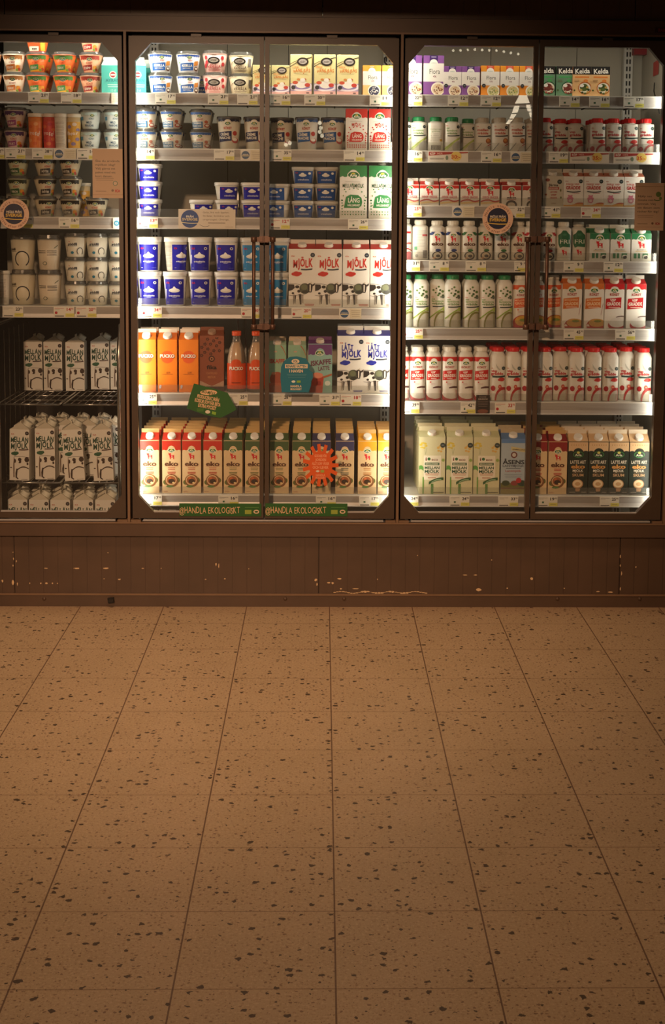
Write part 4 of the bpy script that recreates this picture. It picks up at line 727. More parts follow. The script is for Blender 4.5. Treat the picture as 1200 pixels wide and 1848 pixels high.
for nm, lab, pts, r in (('string_lights', 'string of small round bulbs behind the viewer mirrored near the top of the glass', [(818+i*13, 89.5+abs(i-3)*.6+(i > 6)*(i-6)*1.5) for i in range(10)], .010), ('pendant_cluster', 'cluster of stacked round pendant bulbs mirrored between the blue-banded tubs', [(577, 222), (579, 231), (577, 238), (581, 245), (516, 261), (523, 258)], .016)):
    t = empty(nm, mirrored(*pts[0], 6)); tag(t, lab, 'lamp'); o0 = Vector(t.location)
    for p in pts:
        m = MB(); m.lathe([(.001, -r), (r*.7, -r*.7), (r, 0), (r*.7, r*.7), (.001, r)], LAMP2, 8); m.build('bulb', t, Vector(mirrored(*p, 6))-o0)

# ------------------------------------------------------------------ the built-in cooler
fr = empty('cooler_cabinet', (0, 0, 0)); tag(fr, 'long brown built-in refrigerator with glass doors along the wall', 'refrigerator')
XL, XR = -1.95, 2.6
m = MB()   # header
zl = zat(33, 0)
m.box(XL, XR, -.012, .03, ZH, zl, BROWN); m.box(XL, XR, -.014, -.004, ZH, ZH+.006, MULL)
x = XL
for xs in [xat(9, 0, 20), xat(583, 0, 20), xat(1147, 0, 20), XR]:
    while x < xs-.003:
        x2 = min(x+.0545, xs-.003); m.box(x, x2-.002, -.004, .03, zl+.002, 2.19, BROWN); m.box(x2-.002, x2, -.0025, .03, zl+.002, 2.19, BROWN); x = x2
    x = xs
m.build('header_panel', fr)
m = MB(); m.box(XL, XR, -.022, .03, ZB, ZS, BROWN); m.box(XL, XR, -.024, -.018, ZS-.003, ZS+.001, MULL); m.build('sill_band', fr)
m = MB(); x = XL; seams = [xat(27, 0, 1010), xat(576, 0, 1010), xat(1119, 0, 1010), XR]
for xs in seams:
    while x < xs-.004:
        x2 = min(x+.0524, xs-.0025)
        if xs-x2 < .012: x2 = xs-.0025
        m.box(x, x2-.0025, -.004, .03, ZK-.004, ZB, BROWN); m.box(x2-.0025, x2, -.0022, .03, ZK-.004, ZB, BROWN); x = x2
    m.box(x, xs, .004, .03, ZK-.004, ZB, DARKF); x = xs
def chip(px, py, w_, h_, Y=-.0046, seed=0):
    r_ = random.Random(int(px*7+py)); p = at(px, py, 0); n = 7
    m.face([(p.x+w_*.00197*.5*math.cos(2*math.pi*i/n)*(.6+.6*r_.random()), Y, p.z+h_*.00197*.5*math.sin(2*math.pi*i/n)*(.6+.6*r_.random())) for i in range(n)], '#D8B98F')
for c in [(24, 996, 1.5, 3), (25, 1008, 2, 5), (24, 1020, 2, 4), (24, 1050, 5, 13), (30, 1012, 2, 5), (5, 1048, 4, 6), (32, 1053, 2, 7), (195, 997, 3, 2), (138, 1025, 12, 2.5), (134, 1025, 3, 2), (192, 1025, 11, 2.5), (83, 1025, 9, 1.5), (258, 1025, 5, 2), (291, 1025, 2, 2), (54, 1052, 2, 3), (74, 1052, 4, 3), (84, 1052, 5, 3), (95, 1052, 3, 3), (104, 1052, 3, 2), (188, 1044, 3, 2), (216, 1045, 6, 3), (395, 1020, 2, 9), (371, 1045, 4, 2), (406, 1044, 4, 3), (570, 1046, 6, 5), (572, 1054, 3, 5), (593, 1051, 6, 4), (600, 1052, 5, 4), (612, 1044, 9, 4), (615, 1062, 4, 3), (641, 1062, 14, 2), (681, 1045, 2, 3), (753, 997+5, 2, 2), (839, 1037, 9, 2), (858, 1037, 8, 2), (864, 1064, 11, 6), (915, 1061, 3, 3), (887, 1010, 2, 3), (1018, 1061, 3, 3), (1119, 1004, 2, 8), (1119, 1020, 2, 6), (1121, 1035, 2, 9), (1119, 1062, 2, 8), (1147, 1023, 3, 3), (1078, 1067, 8, 3), (1101, 1068, 9, 4), (959, 1044, 6, 7), (390, 1018, 3, 6), (449, 1026, 2, 2)]: chip(*c)
for i in range(34): chip(604+i*5.0, 1068.5-1.5*math.sin(i*.7), 7, 2.6+1.8*math.sin(i*1.3) if 8 < i < 28 else 1.8)
m.build('base_panel', fr)
m = MB(); m.box(XL, XR, -.014, .03, 0, ZK, BROWN); m.box(XL, XR, -.016, -.006, ZK-.004, ZK+.001, MULL)
for px in (81, 515, 621, 1005, 1153):
    p = at(px, 1079, 0); 
    m.rings([[(p.x+r_*math.cos(2*math.pi*j/10), -.014-y_, p.z+r_*math.sin(2*math.pi*j/10)) for j in range(10)] for r_, y_ in ((.007, 0), (.0055, .002), (.002, .003))], BROWN)
m.build('kick_plate', fr)
m = MB(); m.box(-1.27, V[3]+.02, .66, .68, 1.02, 2.14, PANEL)
for px in (410, 520, 590, 885, 1040): x_ = xat(px, .66, 120); m.box(x_, x_+.002, .6592, .661, 1.02, 2.14, DPANEL)
m.box(V[1]+.01, V[3]+.02, .66, .68, .16, 1.02, PANEL); m.build('back_lining', fr)
m = MB(); m.box(V[3]+.018, V[3]+.03, .06, .68, .16, 2.14, PANEL); m.build('side_lining', fr)
m = MB(); m.box(-1.30, V[3]+.02, .05, .68, 2.12, 2.14, PANEL); m.build('top_lining', fr)
m = MB(); m.box(-1.30, V[3]+.02, .05, .68, .14, .16, DPANEL); m.box(V[0], V[1], .68, 1.35, .14, .16, DPANEL); m.build('floor_lining', fr)
m = MB(); m.box(V[0]+.35, V[1]+.01, 1.35, 1.37, .14, 1.05, DPANEL); m.box(V[1]-.005, V[1]+.01, .30, 1.37, .14, ZS+.75, DPANEL); m.box(-1.32, -1.30, .05, 1.37, .14, 2.14, DPANEL); m.box(-1.32, V[1]+.01, .68, 1.37, 1.02, 1.05, DPANEL); m.build('store_lining', fr)  # dark colour stands in for the unlit depth of the room behind
for i, x in enumerate(V):
    m = MB(); m.box(x-.0045, x+.0045, -.015, .03, ZS, ZH, MULL); m.box(x-.02, x+.02, .028, .05, ZS-.02, ZH+.04, DARKF)
    m.box(x-.042, x-.006, -.010, .02, ZS, ZS+.007, MULL); m.box(x+.006, x+.042, -.010, .02, ZS, ZS+.007, MULL); mu = m.build('mullion', fr)
# sill strip and head gap
m = MB()
for i in range(4): m.box(V[i]+.05, V[i+1]-.05, -.006, .03, ZS+.002, ZS+.0075, STEEL)
m.box(XL, XR, .028, .05, ZH-.02, ZH+.04, DARKF); m.box(XL, XR, .036, .05, ZS-.03, ZS+.01, DARKF); m.build('sill_strip', fr)
# led strips
def led(x, sgn, z0, z1, e_):
    m = MB(); m.box(x-.006, x+.006, .050, .060, z0, z1, '#E8E6E0'); st = m.build('led_strip', fr)
    ld = bpy.data.lights.new('led_light', 'AREA'); ld.shape = 'RECTANGLE'; ld.size = .014; ld.size_y = z1-z0; ld.energy = e_; ld.color = COOL
    lo = bpy.data.objects.new('led_light', ld); COL.objects.link(lo); lo.parent = st
    # aims along the cabinet and a little into its depth
    d = Vector((sgn*.70, .71, 0)).normalized(); zax = -d; yax = Vector((0, 0, 1)); xax = yax.cross(zax)
    lo.matrix_world = Matrix(((xax.x, yax.x, zax.x, x+sgn*.010), (xax.y, yax.y, zax.y, .066), (xax.z, yax.z, zax.z, (z0+z1)/2), (0, 0, 0, 1)))
Z0, Z1 = ZS+.03, ZH-.03
led(V[1]+.018, 1, Z0, Z1, LED_W); led(V[2]-.016, -1, Z0, Z1, LED_W*.62); led(V[2]+.016, 1, Z0, Z1, LED_W*.58); led(V[3]-.020, -1, Z0, Z1, LED_W*.52); led(V[1]-.020, -1, 1.16, Z1, LED_W*.16)
for x0, x1, e_ in ((V[1]+.05, V[2]-.05, 3.4), (V[2]+.05, V[3]-.05, 2.0), (-1.25, V[1]-.04, 2.2)):
    m = MB(); m.box(x0, x1, .06, .085, 2.095, 2.115, '#E8E6E0'); st = m.build('led_strip', fr)
    ld = bpy.data.lights.new('led_light', 'AREA'); ld.shape = 'RECTANGLE'; ld.size = x1-x0; ld.size_y = .02; ld.energy = e_; ld.color = COOL
    lo = bpy.data.objects.new('led_light', ld); COL.objects.link(lo); lo.parent = st; lo.location = ((x0+x1)/2, .072, 2.09); lo.rotation_euler = (math.radians(6), 0, 0)
# uprights
def upright(px, z0=.2, Y=.62, w_=.034):
    x = xat(px, Y, 120); m = MB(); m.box(x-w_/2, x+w_/2, Y, Y+.03, z0, 2.1, SHELFM)
    z = z0+.02
    while z < 2.08: m.box(x-.009, x-.003, Y-.0006, Y+.001, z, z+.018, '#161412'); m.box(x+.003, x+.009, Y-.0006, Y+.001, z, z+.018, '#161412'); z += .028
    m.build('slotted_upright', fr)
for px in (278, 1134, 700): upright(px)
for dx in (0, .03): m = MB(); m.box(xat(428, .62, 330)+dx, xat(428, .62, 330)+dx+.006, .62, .626, .2, 1.55, CHROME); m.build('wire_support', fr)
m = MB()  # cable
m.tube([at(725, 92, .5), at(712, 93, .5), at(700, 98, .5), at(694, 105, .5), at(694, 112, .5), at(699, 118, .5), at(706, 121, .5), at(725, 122, .5)], .0035, '#1c1a18'); m.build('cable', fr)
m = MB(); m.tube([at(1181, 150, .4), at(1180, 165, .3), at(1184, 180, .2), at(1190, 205, .14)], .0025, '#1c1a18'); m.build('cable', fr)
m = MB(); X_ = V[3]+.016; p = at(1160, 130, .5)
m.face([(X_, .36, p.z+.035), (X_, .36, p.z-.02), (X_, .45, p.z-.022), (X_, .45, p.z+.03)], '#A83228'); tag(m.build('warning_sticker'), 'red sticker on the inside right wall of the cooler', 'sticker')
m = MB(); p = at(1156, 90, .6); m.box(p.x-.03, p.x+.025, .58, .62, p.z-.02, p.z+.04, '#7E1C20'); m.build('alarm_box', fr)
# doors
Zp1, Zp0 = zat(79.5, 0, 480), zat(925, 0, 480); Zd1, Zd0 = zat(67, 0, 480), zat(935.5, 0, 480)
def door(x0, x1, p0, p1, hinge, handle=None, ph=None):
    """x0,x1 outer edges; p0,p1 pane edges; hinge: 'L' or 'R' side with corner plates"""
    t = empty('glass_door', ((x0+x1)/2, 0, Zd0)); t.parent = fr; ox = (x0+x1)/2; m = MB()
    def B(a, b, c, d): m.box(a-ox, b-ox, -.004, .026, c-Zd0, d-Zd0, FRAME)
    B(x0, p0, Zd0, Zd1); B(p1, x1, Zd0, Zd1); B(p0, p1, Zp1, Zd1); B(p0, p1, Zd0, Zp0)
    hx, s = (p0, 1) if hinge == 'L' else (p1, -1)
    for zc, zs in ((Zp1, -1), (Zp0, 1)):
        tri = [(hx-s*.004, zc-zs*.004), (hx+s*.055, zc-zs*.004), (hx+s*.055, zc), (hx, zc+zs*.062), (hx-s*.004, zc+zs*.062)]
        if s*zs < 0: tri = tri[::-1]
        a = [(q[0]-ox, -.0045, q[1]-Zd0) for q in tri]; b = [(q[0]-ox, .024, q[1]-Zd0) for q in tri]
        m.face(a, FRAME); m.face(b[::-1], FRAME)
        for i in range(5): m.face([a[i], b[i], b[(i+1) % 5], a[(i+1) % 5]], FRAME)
    m.box(p0-ox, p1-ox, .002, .012, Zp0-Zd0-.001, Zp0-Zd0+.004, STEEL)
    m.build('door_frame', t)
    hc = (x0+x1)/2-ox; h2 = MB(); h2.box(hc-.018, hc+.018, -.008, .02, Zd1-Zd0-.002, Zd1-Zd0+.008, FRAME); h2.build('top_catch', t)
    g = MB(); g.box(p0-ox-.002, p1-ox+.002, .0125, .0165, Zp0-Zd0-.002, Zp1-Zd0+.002, GLASS); g.build('glass_pane', t)
    if handle is not None:
        h = empty('handle', (handle-ox, 0, 0)); h.parent = t
        za, zb = zat(432, -.05, ph)-Zd0, zat(590, -.05, ph)-Zd0; sx = 1 if handle > ox else -1; edge = (p1 if handle > ox else p0)-ox-(handle-ox)
        m = MB(); m.tube([(0, -.052, za), (0, -.052, zb)], .0062, COPPER, 14); m.build('grip_rod', h)
        for z in (za, zb):
            m = MB(); m.tube([(0, -.052, z+.009), (0, -.052, z-.009)], .0105, COPPER, 14); m.box(min(-.004, edge+sx*.004), max(.004, edge+sx*.012), -.050, -.040, z-.008, z+.008, COPPER); m.box(min(edge, edge+sx*.016), max(edge, edge+sx*.016), -.045, -.004, z-.011, z+.011, COPPER); m.build('handle_bracket', h)
    return t
X0 = lambda px: xat(px, 0)
G2a, G2b, G3a, G3b = X0(475.8), X0(478.0), X0(963.4), X0(965.6)
door(V[1]-.4835, V[1]-.012, V[1]-.462, X0(216), 'R')
door(V[1]+.012, G2a, X0(247.2), X0(468.6), 'L', xat(458, -.052), 458); door(G2b, V[2]-.011, X0(485.6), X0(705.6), 'R', xat(492, -.052), 492)
door(V[2]+.011, G3a, X0(733.4), X0(955.6), 'L', xat(950.5, -.052), 950); door(G3b, V[3]-.012, X0(974), X0(1187), 'R', xat(986.5, -.052), 987)
door(V[3]+.012, V[3]+.48, V[3]+.035, V[3]+.465, 'L'); door(V[0]+.012, V[0]+.48, V[0]+.035, V[0]+.465, 'L')
door(V[0]-.25, V[0]-.012, V[0]-.24, V[0]-.035, 'R')
for a_, b_ in ((V[3]+.03, XR), (XL, -1.32)): m = MB(); m.box(a_, b_, .052, .06, ZS-.05, ZH+.05, DPANEL); m.build('blanking_panel', fr)

# ------------------------------------------------------------------ shelves
YS = .09; YF = .118
SH = {1: [166.5, 267.5, 391.5, 552.5], 2: [169.5, 269.5, 393.5, 554.5, 710.5, 893.5], 3: [172.5, 273.5, 372.3, 470.8, 593, 725.5, 894.7]}
SB = {1: [187.5, 288.5, 413, 573.5], 2: [190.5, 291, 414.3, 575.5, 732.5, 913.5], 3: [194, 295, 394, 491.8, 614, 748, 914.8]}
XS = {1: (-1.28, V[1]-.012), 2: (V[1]+.016, V[2]-.014), 3: (V[2]+.014, V[3]-.03)}
MID = {1: 110, 2: 478, 3: 960}
ORD = ['first', 'second', 'third', 'fourth', 'fifth', 'sixth', 'seventh', 'eighth', 'ninth', 'tenth', 'eleventh', 'twelfth', 'thirteenth', 'fourteenth', 'fifteenth', 'sixteenth']
CASE = {1: 'left cooler', 2: 'middle cooler', 3: 'right cooler'}
def shname(sec, i): n = len(SH[sec]) + (0 if sec > 1 else 9); return 'top shelf' if i == 0 else ('bottom shelf' if i == n-1 else ORD[i]+' shelf')
ZSH = {}
for sec in (1, 2, 3):
    x0, x1 = XS[sec]
    for i, (ya, yb) in enumerate(zip(SH[sec], SB[sec])):
        za = at(MID[sec], ya, YS).z; zb = at(MID[sec], yb, YS).z; ZSH[sec, i] = za
        t = empty('cooler_shelf', ((x0+x1)/2, YS, za)); w2 = (x1-x0)/2
        tag(t, 'metal %s of the %s with a grey price rail' % (shname(sec, i), CASE[sec]), 'shelf', 'shelves of the cooler')
        m = MB(); m.box(-w2, w2, .004, .44, -.016, 0, SHELFM)
        for k in range(6): xx = -w2+.05+k*(2*w2-.1)/5; m.box(xx-.002, xx+.002, .02, .42, -.020, -.016, DPANEL)
        m.build('shelf_tray', t)
        m = MB(); d = zb-za; c = .35*d
        m.box(-w2, w2, -.002, .004, -.003, .0005, SHELFM)
        for a, b, ya_, yb_ in ((-.003, c, 0, .001), (c, .66*d, .001, .003), (.66*d, d+.003, .003, .0)): m.face([(-w2, ya_, a), (-w2, yb_, b), (w2, yb_, b), (w2, ya_, a)][::1], STEEL if a > .7*d else RAILD)
        m.box(-w2, w2, -.003, .004, d, d+.003, '#C9C8C4'); m.box(-w2, -w2+.001, 0, .004, d, 0, STEEL); m.box(w2-.001, w2, 0, .004, d, 0, STEEL); m.build('price_rail', t)
        for s in (-1, 1):
            m = MB(); m.box(s*(w2-.003)-.001, s*(w2-.003)+.001, .02, .30, -.03, -.0165, SHELFM); m.build('bracket', t)
        if i > (1 if sec == 1 else 0): m = MB(); m.box(-w2+.002, w2-.002, .006, .0075, 0, .030, ACRYL); m.build('acrylic_guard', t)

# ------------------------------------------------------------------ products
REC = []; ITEMS = []
def put(key, x, y, z, rz=0, ry=0, rec=None):
    p = PR[key]; t = empty(p['name'], (x, y, z)); t.rotation_euler = (0, ry, rz)
    for nm, me in p['parts']: o = bpy.data.objects.new(nm, me); COL.objects.link(o); o.parent = t
    t['category'] = p['cat']; ITEMS.append((t, key, rec)); return t
def height(key):
    me = p_ = max(max(v.co.z for v in me.vertices) for nm, me in PR[key]['parts']); return p_
def P(sec, i, key, cs, dy=0, tiers=1, rows=1, rz=0, jit=1):
    z0 = ZSH[sec, i]+.0008; h = height(key); d = PR[key]['d']
    for j, c in enumerate(cs):
        ddy, tt, rr, rrz = dy, tiers, rows, rz
        if isinstance(c, tuple): c, o = c[0], c[1]; ddy = o.get('dy', dy); tt = o.get('t', tiers); rr = o.get('rows', rows); rrz = o.get('rz', rz)
        yf = YF+ddy; py = SH[sec][i]-h/.00202*.5; x = at(c, py, yf).x
        for r in range(rr):
            y = yf+d/2+r*(d+.003)
            for k in range(tt):
                rnd = random.Random(int(c*13+r*7+k*3)); q = (rnd.random()-.5)*.03*jit
                put(key, x+(rnd.random()-.5)*.0016*(k > 0 or r > 0), y, z0+k*(h+.0006), rrz+q, 0, (sec, i, round(c, 1), r, k, tt, rr))
# left cooler
P(1, 0, 'snackA', [22], tiers=2); P(1, 0, 'snackB', [64, 113], tiers=2, rows=2); P(1, 0, 'snackC', [161.5], tiers=3, rows=1); P(1, 0, 'ayr', [201]); P(1, 0, 'snackC', [(-22, {})], tiers=2)
put('snackT', at(64, 100, YF).x, YF+.044, ZSH[1, 0]+.0008+2*(.0726), 0, 0, (1, 0, 64, 0, 2, 3, 1))
P(1, 1, 'snackD', [24, -21], tiers=2, rows=2); P(1, 1, 'dr1', [62], rows=2); P(1, 1, 'dr2', [87], dy=.004, rows=2); P(1, 1, 'dr3', [108], dy=.0, rows=2); P(1, 1, 'dr4', [131.5], dy=.004, rows=2); P(1, 1, 'cupB', [(160, {'dy': .012}), 204], tiers=2, rows=1)
P(1, 2, 'snackE', [(78.5, {'rz': .5}), (124.5, {})], tiers=3); P(1, 2, 'snackF', [30], tiers=3); P(1, 2, 'snackE', [171, -14], tiers=1); P(1, 2, 'dr4', [(149, {'dy': .10})])
P(1, 3, 'wL', [(38, {'t': 2})], dy=.02); P(1, 3, 'wLb', [(86, {'t': 2, 'rz': 0})], dy=.01); P(1, 3, 'wS', [134, 173, 213], tiers=3, dy=.01); P(1, 3, 'dr3', [(3, {'dy': .0, 't': 1})])
# middle cooler
P(2, 0, 'ayr', [(241.5, {'rz': .25}), (254, {'dy': .09})]); P(2, 0, 'kesB', [(287, {'rz': .15}), (338, {'rz': .1})], tiers=2, rows=1); P(2, 0, 'kesB', [(362, {'dy': .12})]); P(2, 0, 'kesR', [386.5], tiers=2); P(2, 0, 'kesV', [434], tiers=2, rz=-.05)
P(2, 0, 'vanS', [472, 506], rows=2); P(2, 0, 'vanL', [(544, {'rz': -.06}), 586, 627.5], rows=2); P(2, 0, 'floY', [671, 706], rows=2)
P(2, 1, 'cfS', [(261, {}), (308, {}), (361, {'dy': .012})], tiers=2, rows=2); P(2, 1, 'cfL', [(412, {'dy': .01}), (460, {'dy': .01}), (508, {'dy': .05})]); P(2, 1, 'cfM', [(554, {}), (601, {'dy': .01})], rows=1); P(2, 1, 'langR', [643.5, 685], rows=2)
P(2, 2, 'tubSq', [268], tiers=3); P(2, 2, 'tubSq', [(455, {'rz': .05})], tiers=2, dy=.02); P(2, 2, 'tubSqS', [(362, {'t': 1}), (408, {'t': 2})], dy=.02)
P(2, 2, 'tubSqM', [(547, {'t': 3}), (589, {'t': 3})], dy=.015); P(2, 2, 'tubSqN', [(502, {'t': 2})], dy=.015); P(2, 2, 'langG', [637.5, 690])
P(2, 3, 'tubB', [268, 360, 407], tiers=2); P(2, 3, 'tubB', [314.5]); P(2, 3, 'tubL', [454, 500.5], tiers=2)
put('tubBs', at(316, 455, YF+.01).x, YF+.055, ZSH[2, 3]+.0008+.1246, 0, 0, (2, 3, 316, 0, 1, 2, 1))
P(2, 3, 'mjolk', [545, 593, 643, 692], rows=1)
P(2, 4, 'pucko', [264, 302, 340.5], rows=2); P(2, 4, 'fika', [382], dy=.03); P(2, 4, 'puckoB', [426, 462], rows=1); P(2, 4, 'isk', [500, 536], rows=2, dy=.005); P(2, 4, 'iskL', [577.5], rows=1); P(2, 4, 'latt', [632.5, 680.5], rows=2)
P(2, 5, 'ekoR', [270, 309.5, 346, 384], rows=5); P(2, 5, 'ekoG', [420.5, 459, 504, 544], rows=5); P(2, 5, 'ekoN', [580, 622], rows=5); P(2, 5, 'ekoY', [663, 698.5], rows=4)
# right cooler
P(3, 0, 'floL', [743, 782.5], rows=2); P(3, 0, 'floS', [816, 849.5], rows=2); P(3, 0, 'floO', [884.5, 919.5, 954], rows=2); P(3, 0, 'kelG', [985, (1019, {'rz': .1})], rows=1); P(3, 0, 'kelT', [1050, 1083.5], rows=2)
P(3, 1, 'bGS', [729, 756, (817, {})], rows=2); P(3, 1, 'bGSb', [787]); P(3, 1, 'bGS', [(845, {'dy': .09})]); P(3, 1, 'bOS', [(872.5, {'dy': .03}), (903.5, {'dy': .01}), 934.5, (963, {'dy': .03})], rows=2)
P(3, 1, 'bVS', [985, (1013, {'dy': .05}), (1040, {'dy': .04}), 1080, 1109, 1138.5, 1167.5], rows=3)
P(3, 2, 'kv', [739, 775, 811, 848, 884.5], rows=2); P(3, 2, 'kvE', [923, 960.5], rows=2); P(3, 2, 'jarna', [998.5]); P(3, 2, 'visG', [1035, 1072, 1108, 1144.5], rows=2)
P(3, 3, 'bRs', [729.5]); P(3, 3, 'bBk', [759]); P(3, 3, 'bEB', [789.5, 818], rows=1); P(3, 3, 'bEG', [847.5, (877, {'dy': .04}), 908], rows=1); P(3, 3, 'bER', [(937, {'dy': .02}), 961, 991], rows=1); P(3, 3, 'bFri', [1018.5, (1045.5, {'dy': .05})], rows=1); P(3, 3, 'smG', [1082, 1120, 1157.5], rows=2)
P(3, 4, 'bG', [731, 760.5, (790, {'dy': .03}), 818, 851, 880.5, 911.5], rows=2); P(3, 4, 'bO', [940.5, 969.5, (1000, {'dy': .03})], rows=1); P(3, 4, 'cgO', [1032.5, 1072.5]); P(3, 4, 'cgR', [1109, 1148])
P(3, 5, 'bK', [725, 754, 783, 812, 841, 869.5], rows=2); P(3, 5, 'bV', [899, 927, 955.5, 984, (1012.5, {'dy': .02}), 1042, 1073, 1103, (1132, {'dy': .03}), 1163], rows=4)
P(3, 6, 'eco', [779.5, 829.5, 878], rows=4); P(3, 6, 'asens', [926.5], rows=3); P(3, 6, 'ekoD', [970.5, 1006.5], rows=4); P(3, 6, 'latte', [1043, 1080, 1116.5, 1153.5], rows=4)

# roll cage in the left cooler
zr1 = at(60, 727, .13).z; zr2 = at(60, 868, .13).z; zr3 = at(100, 992, .15).z
cg = empty('roll_cage', (-.95, .4, .16)); tag(cg, 'chrome wire roll cage of milk cartons behind the left door', 'trolley'); o0 = Vector(cg.location)
xa, xb = at(-6, 700, .12).x, at(214, 700, .12).x
m = MB()
for x_ in (xa-.008, xb+.002):
    zt = at(60, 588, .12).z
    m.tube([(x_-o0.x, .11-o0.y, .17-o0.z), (x_-o0.x, .11-o0.y, zt-.12-o0.z), (x_-o0.x, .12-o0.y, zt-.05-o0.z), (x_-o0.x, .16-o0.y, zt-o0.z), (x_-o0.x, .6-o0.y, zt-o0.z)], .0065, CHROME, 10)
m.build('side_pole', cg)
m = MB()
for k in range(7): yy = .2+k*.09-o0.y; m.tube([(xa-.008-o0.x, yy, .2-o0.z), (xa-.008-o0.x, yy, at(60, 600, .2).z-o0.z)], .002, CHROME, 6)
m.build('side_grid', cg)
gap = at(111, 760, .12).x
for z_, nm in ((zr1, 0), (zr2, 0), (zr3, 0)):
    for a_, b_ in ((xa, gap-.008), (gap+.008, xb)):
        m = MB(); y0, y1 = .115-o0.y, .78-o0.y
        m.tube([(a_-o0.x, y1, z_-o0.z-.004), (a_-o0.x, y0, z_-o0.z-.004), (b_-o0.x, y0, z_-o0.z-.004), (b_-o0.x, y1, z_-o0.z-.004)], .0035, CHROME, 8)
        n = 8
        for k in range(1, n): xx = a_+(b_-a_)*k/n-o0.x; m.tube([(xx, y0, z_-o0.z-.003), (xx, y1, z_-o0.z-.003)], .0016, CHROME, 6)
        for k in range(1, 5): yy = y0+(y1-y0)*k/5; m.tube([(a_-o0.x, yy, z_-o0.z-.005), (b_-o0.x, yy, z_-o0.z-.005)], .0018, CHROME, 6)
        m.build('wire_shelf', cg)
def mc(px, py, yf, z, ry=0, rz=0, lv=0, r=0):
    p = at(px, py, yf); put('mellan', p.x, yf+.036, z+.0005+abs(math.sin(ry))*.036, rz, ry, (1, 10+lv, px, r, 0, 1, 9))
for px, yf, r in ((60, .50, 0), (96, .50, 0), (135, .49, 0), (181, .54, 0), (216, .54, 0)): mc(px, 655, yf, zr1, lv=0, rz=random.uniform(-.05, .05))
for px, yf, ry, rz in ((35, .135, .02, -.06), (81, .16, .0, 0), (133, .128, -.055, .1), (186, .13, -.045, .05)): mc(px, 810, yf, zr2, ry, rz, lv=1)
for px, yf in ((43, .235), (81, .245), (118.5, .245), (158, .24), (198, .245)): mc(px, 810, yf, zr2, 0, .02, lv=1, r=1)
for px, yf in ((66, .33), (104, .34), (141, .335), (178, .335), (216, .34)): mc(px, 810, yf, zr2, 0, -.03, lv=1, r=2)
for r in range(3):
    for px in (32, 70.5, 109, 150.5, 190): mc(px, 940, .135+r*.078, zr3, 0, 0, lv=2, r=r)

# labels: kind, place in its row, row or tier, shelf, cooler
NM = {10: 'upper wire rack', 11: 'middle wire rack', 12: 'lowest wire rack'}
grp = {}
for t, key, rec in ITEMS: grp.setdefault((rec[0], rec[1], key), []).append((t, rec))
TIER = {2: ['lower tier', 'upper tier'], 3: ['lowest tier', 'middle tier', 'topmost tier']}
RW = ['front row', 'second row', 'third row', 'fourth row', 'fifth row']
for (sec, i, key), L_ in grp.items():
    cs = sorted({r[2] for _, r in L_}); multi = max(r[3] for _, r in L_) > 0
    for t, r in L_:
        parts = [PR[key]['desc']]
        if len(cs) > 1:
            k = cs.index(r[2]); parts.append('rightmost' if k == len(cs)-1 else ('leftmost' if k == 0 else ORD[k]+' from left'))
        if multi: parts.append(RW[r[3]])
        if r[5] > 1: parts.append(TIER[r[5]][r[4]])
        parts.append((NM[i] if i >= 10 else shname(sec, i))+' of '+CASE[sec]); lab = ', '.join(parts)
        if len(lab.split()) > 16: lab = lab.replace(' of '+CASE[sec], ' '+CASE[sec])
        if len(lab.split()) > 16: lab = lab.replace('small ', '', 1)
        if len(lab.split()) > 16: lab = lab.replace(' from left', '')
        t['label'] = lab; t['group'] = '%s %ss in the %s' % (PR[key]['desc'].split(' with ')[0], '', CASE[sec]) if False else PR[key]['desc'].split(' with ')[0]+'s'

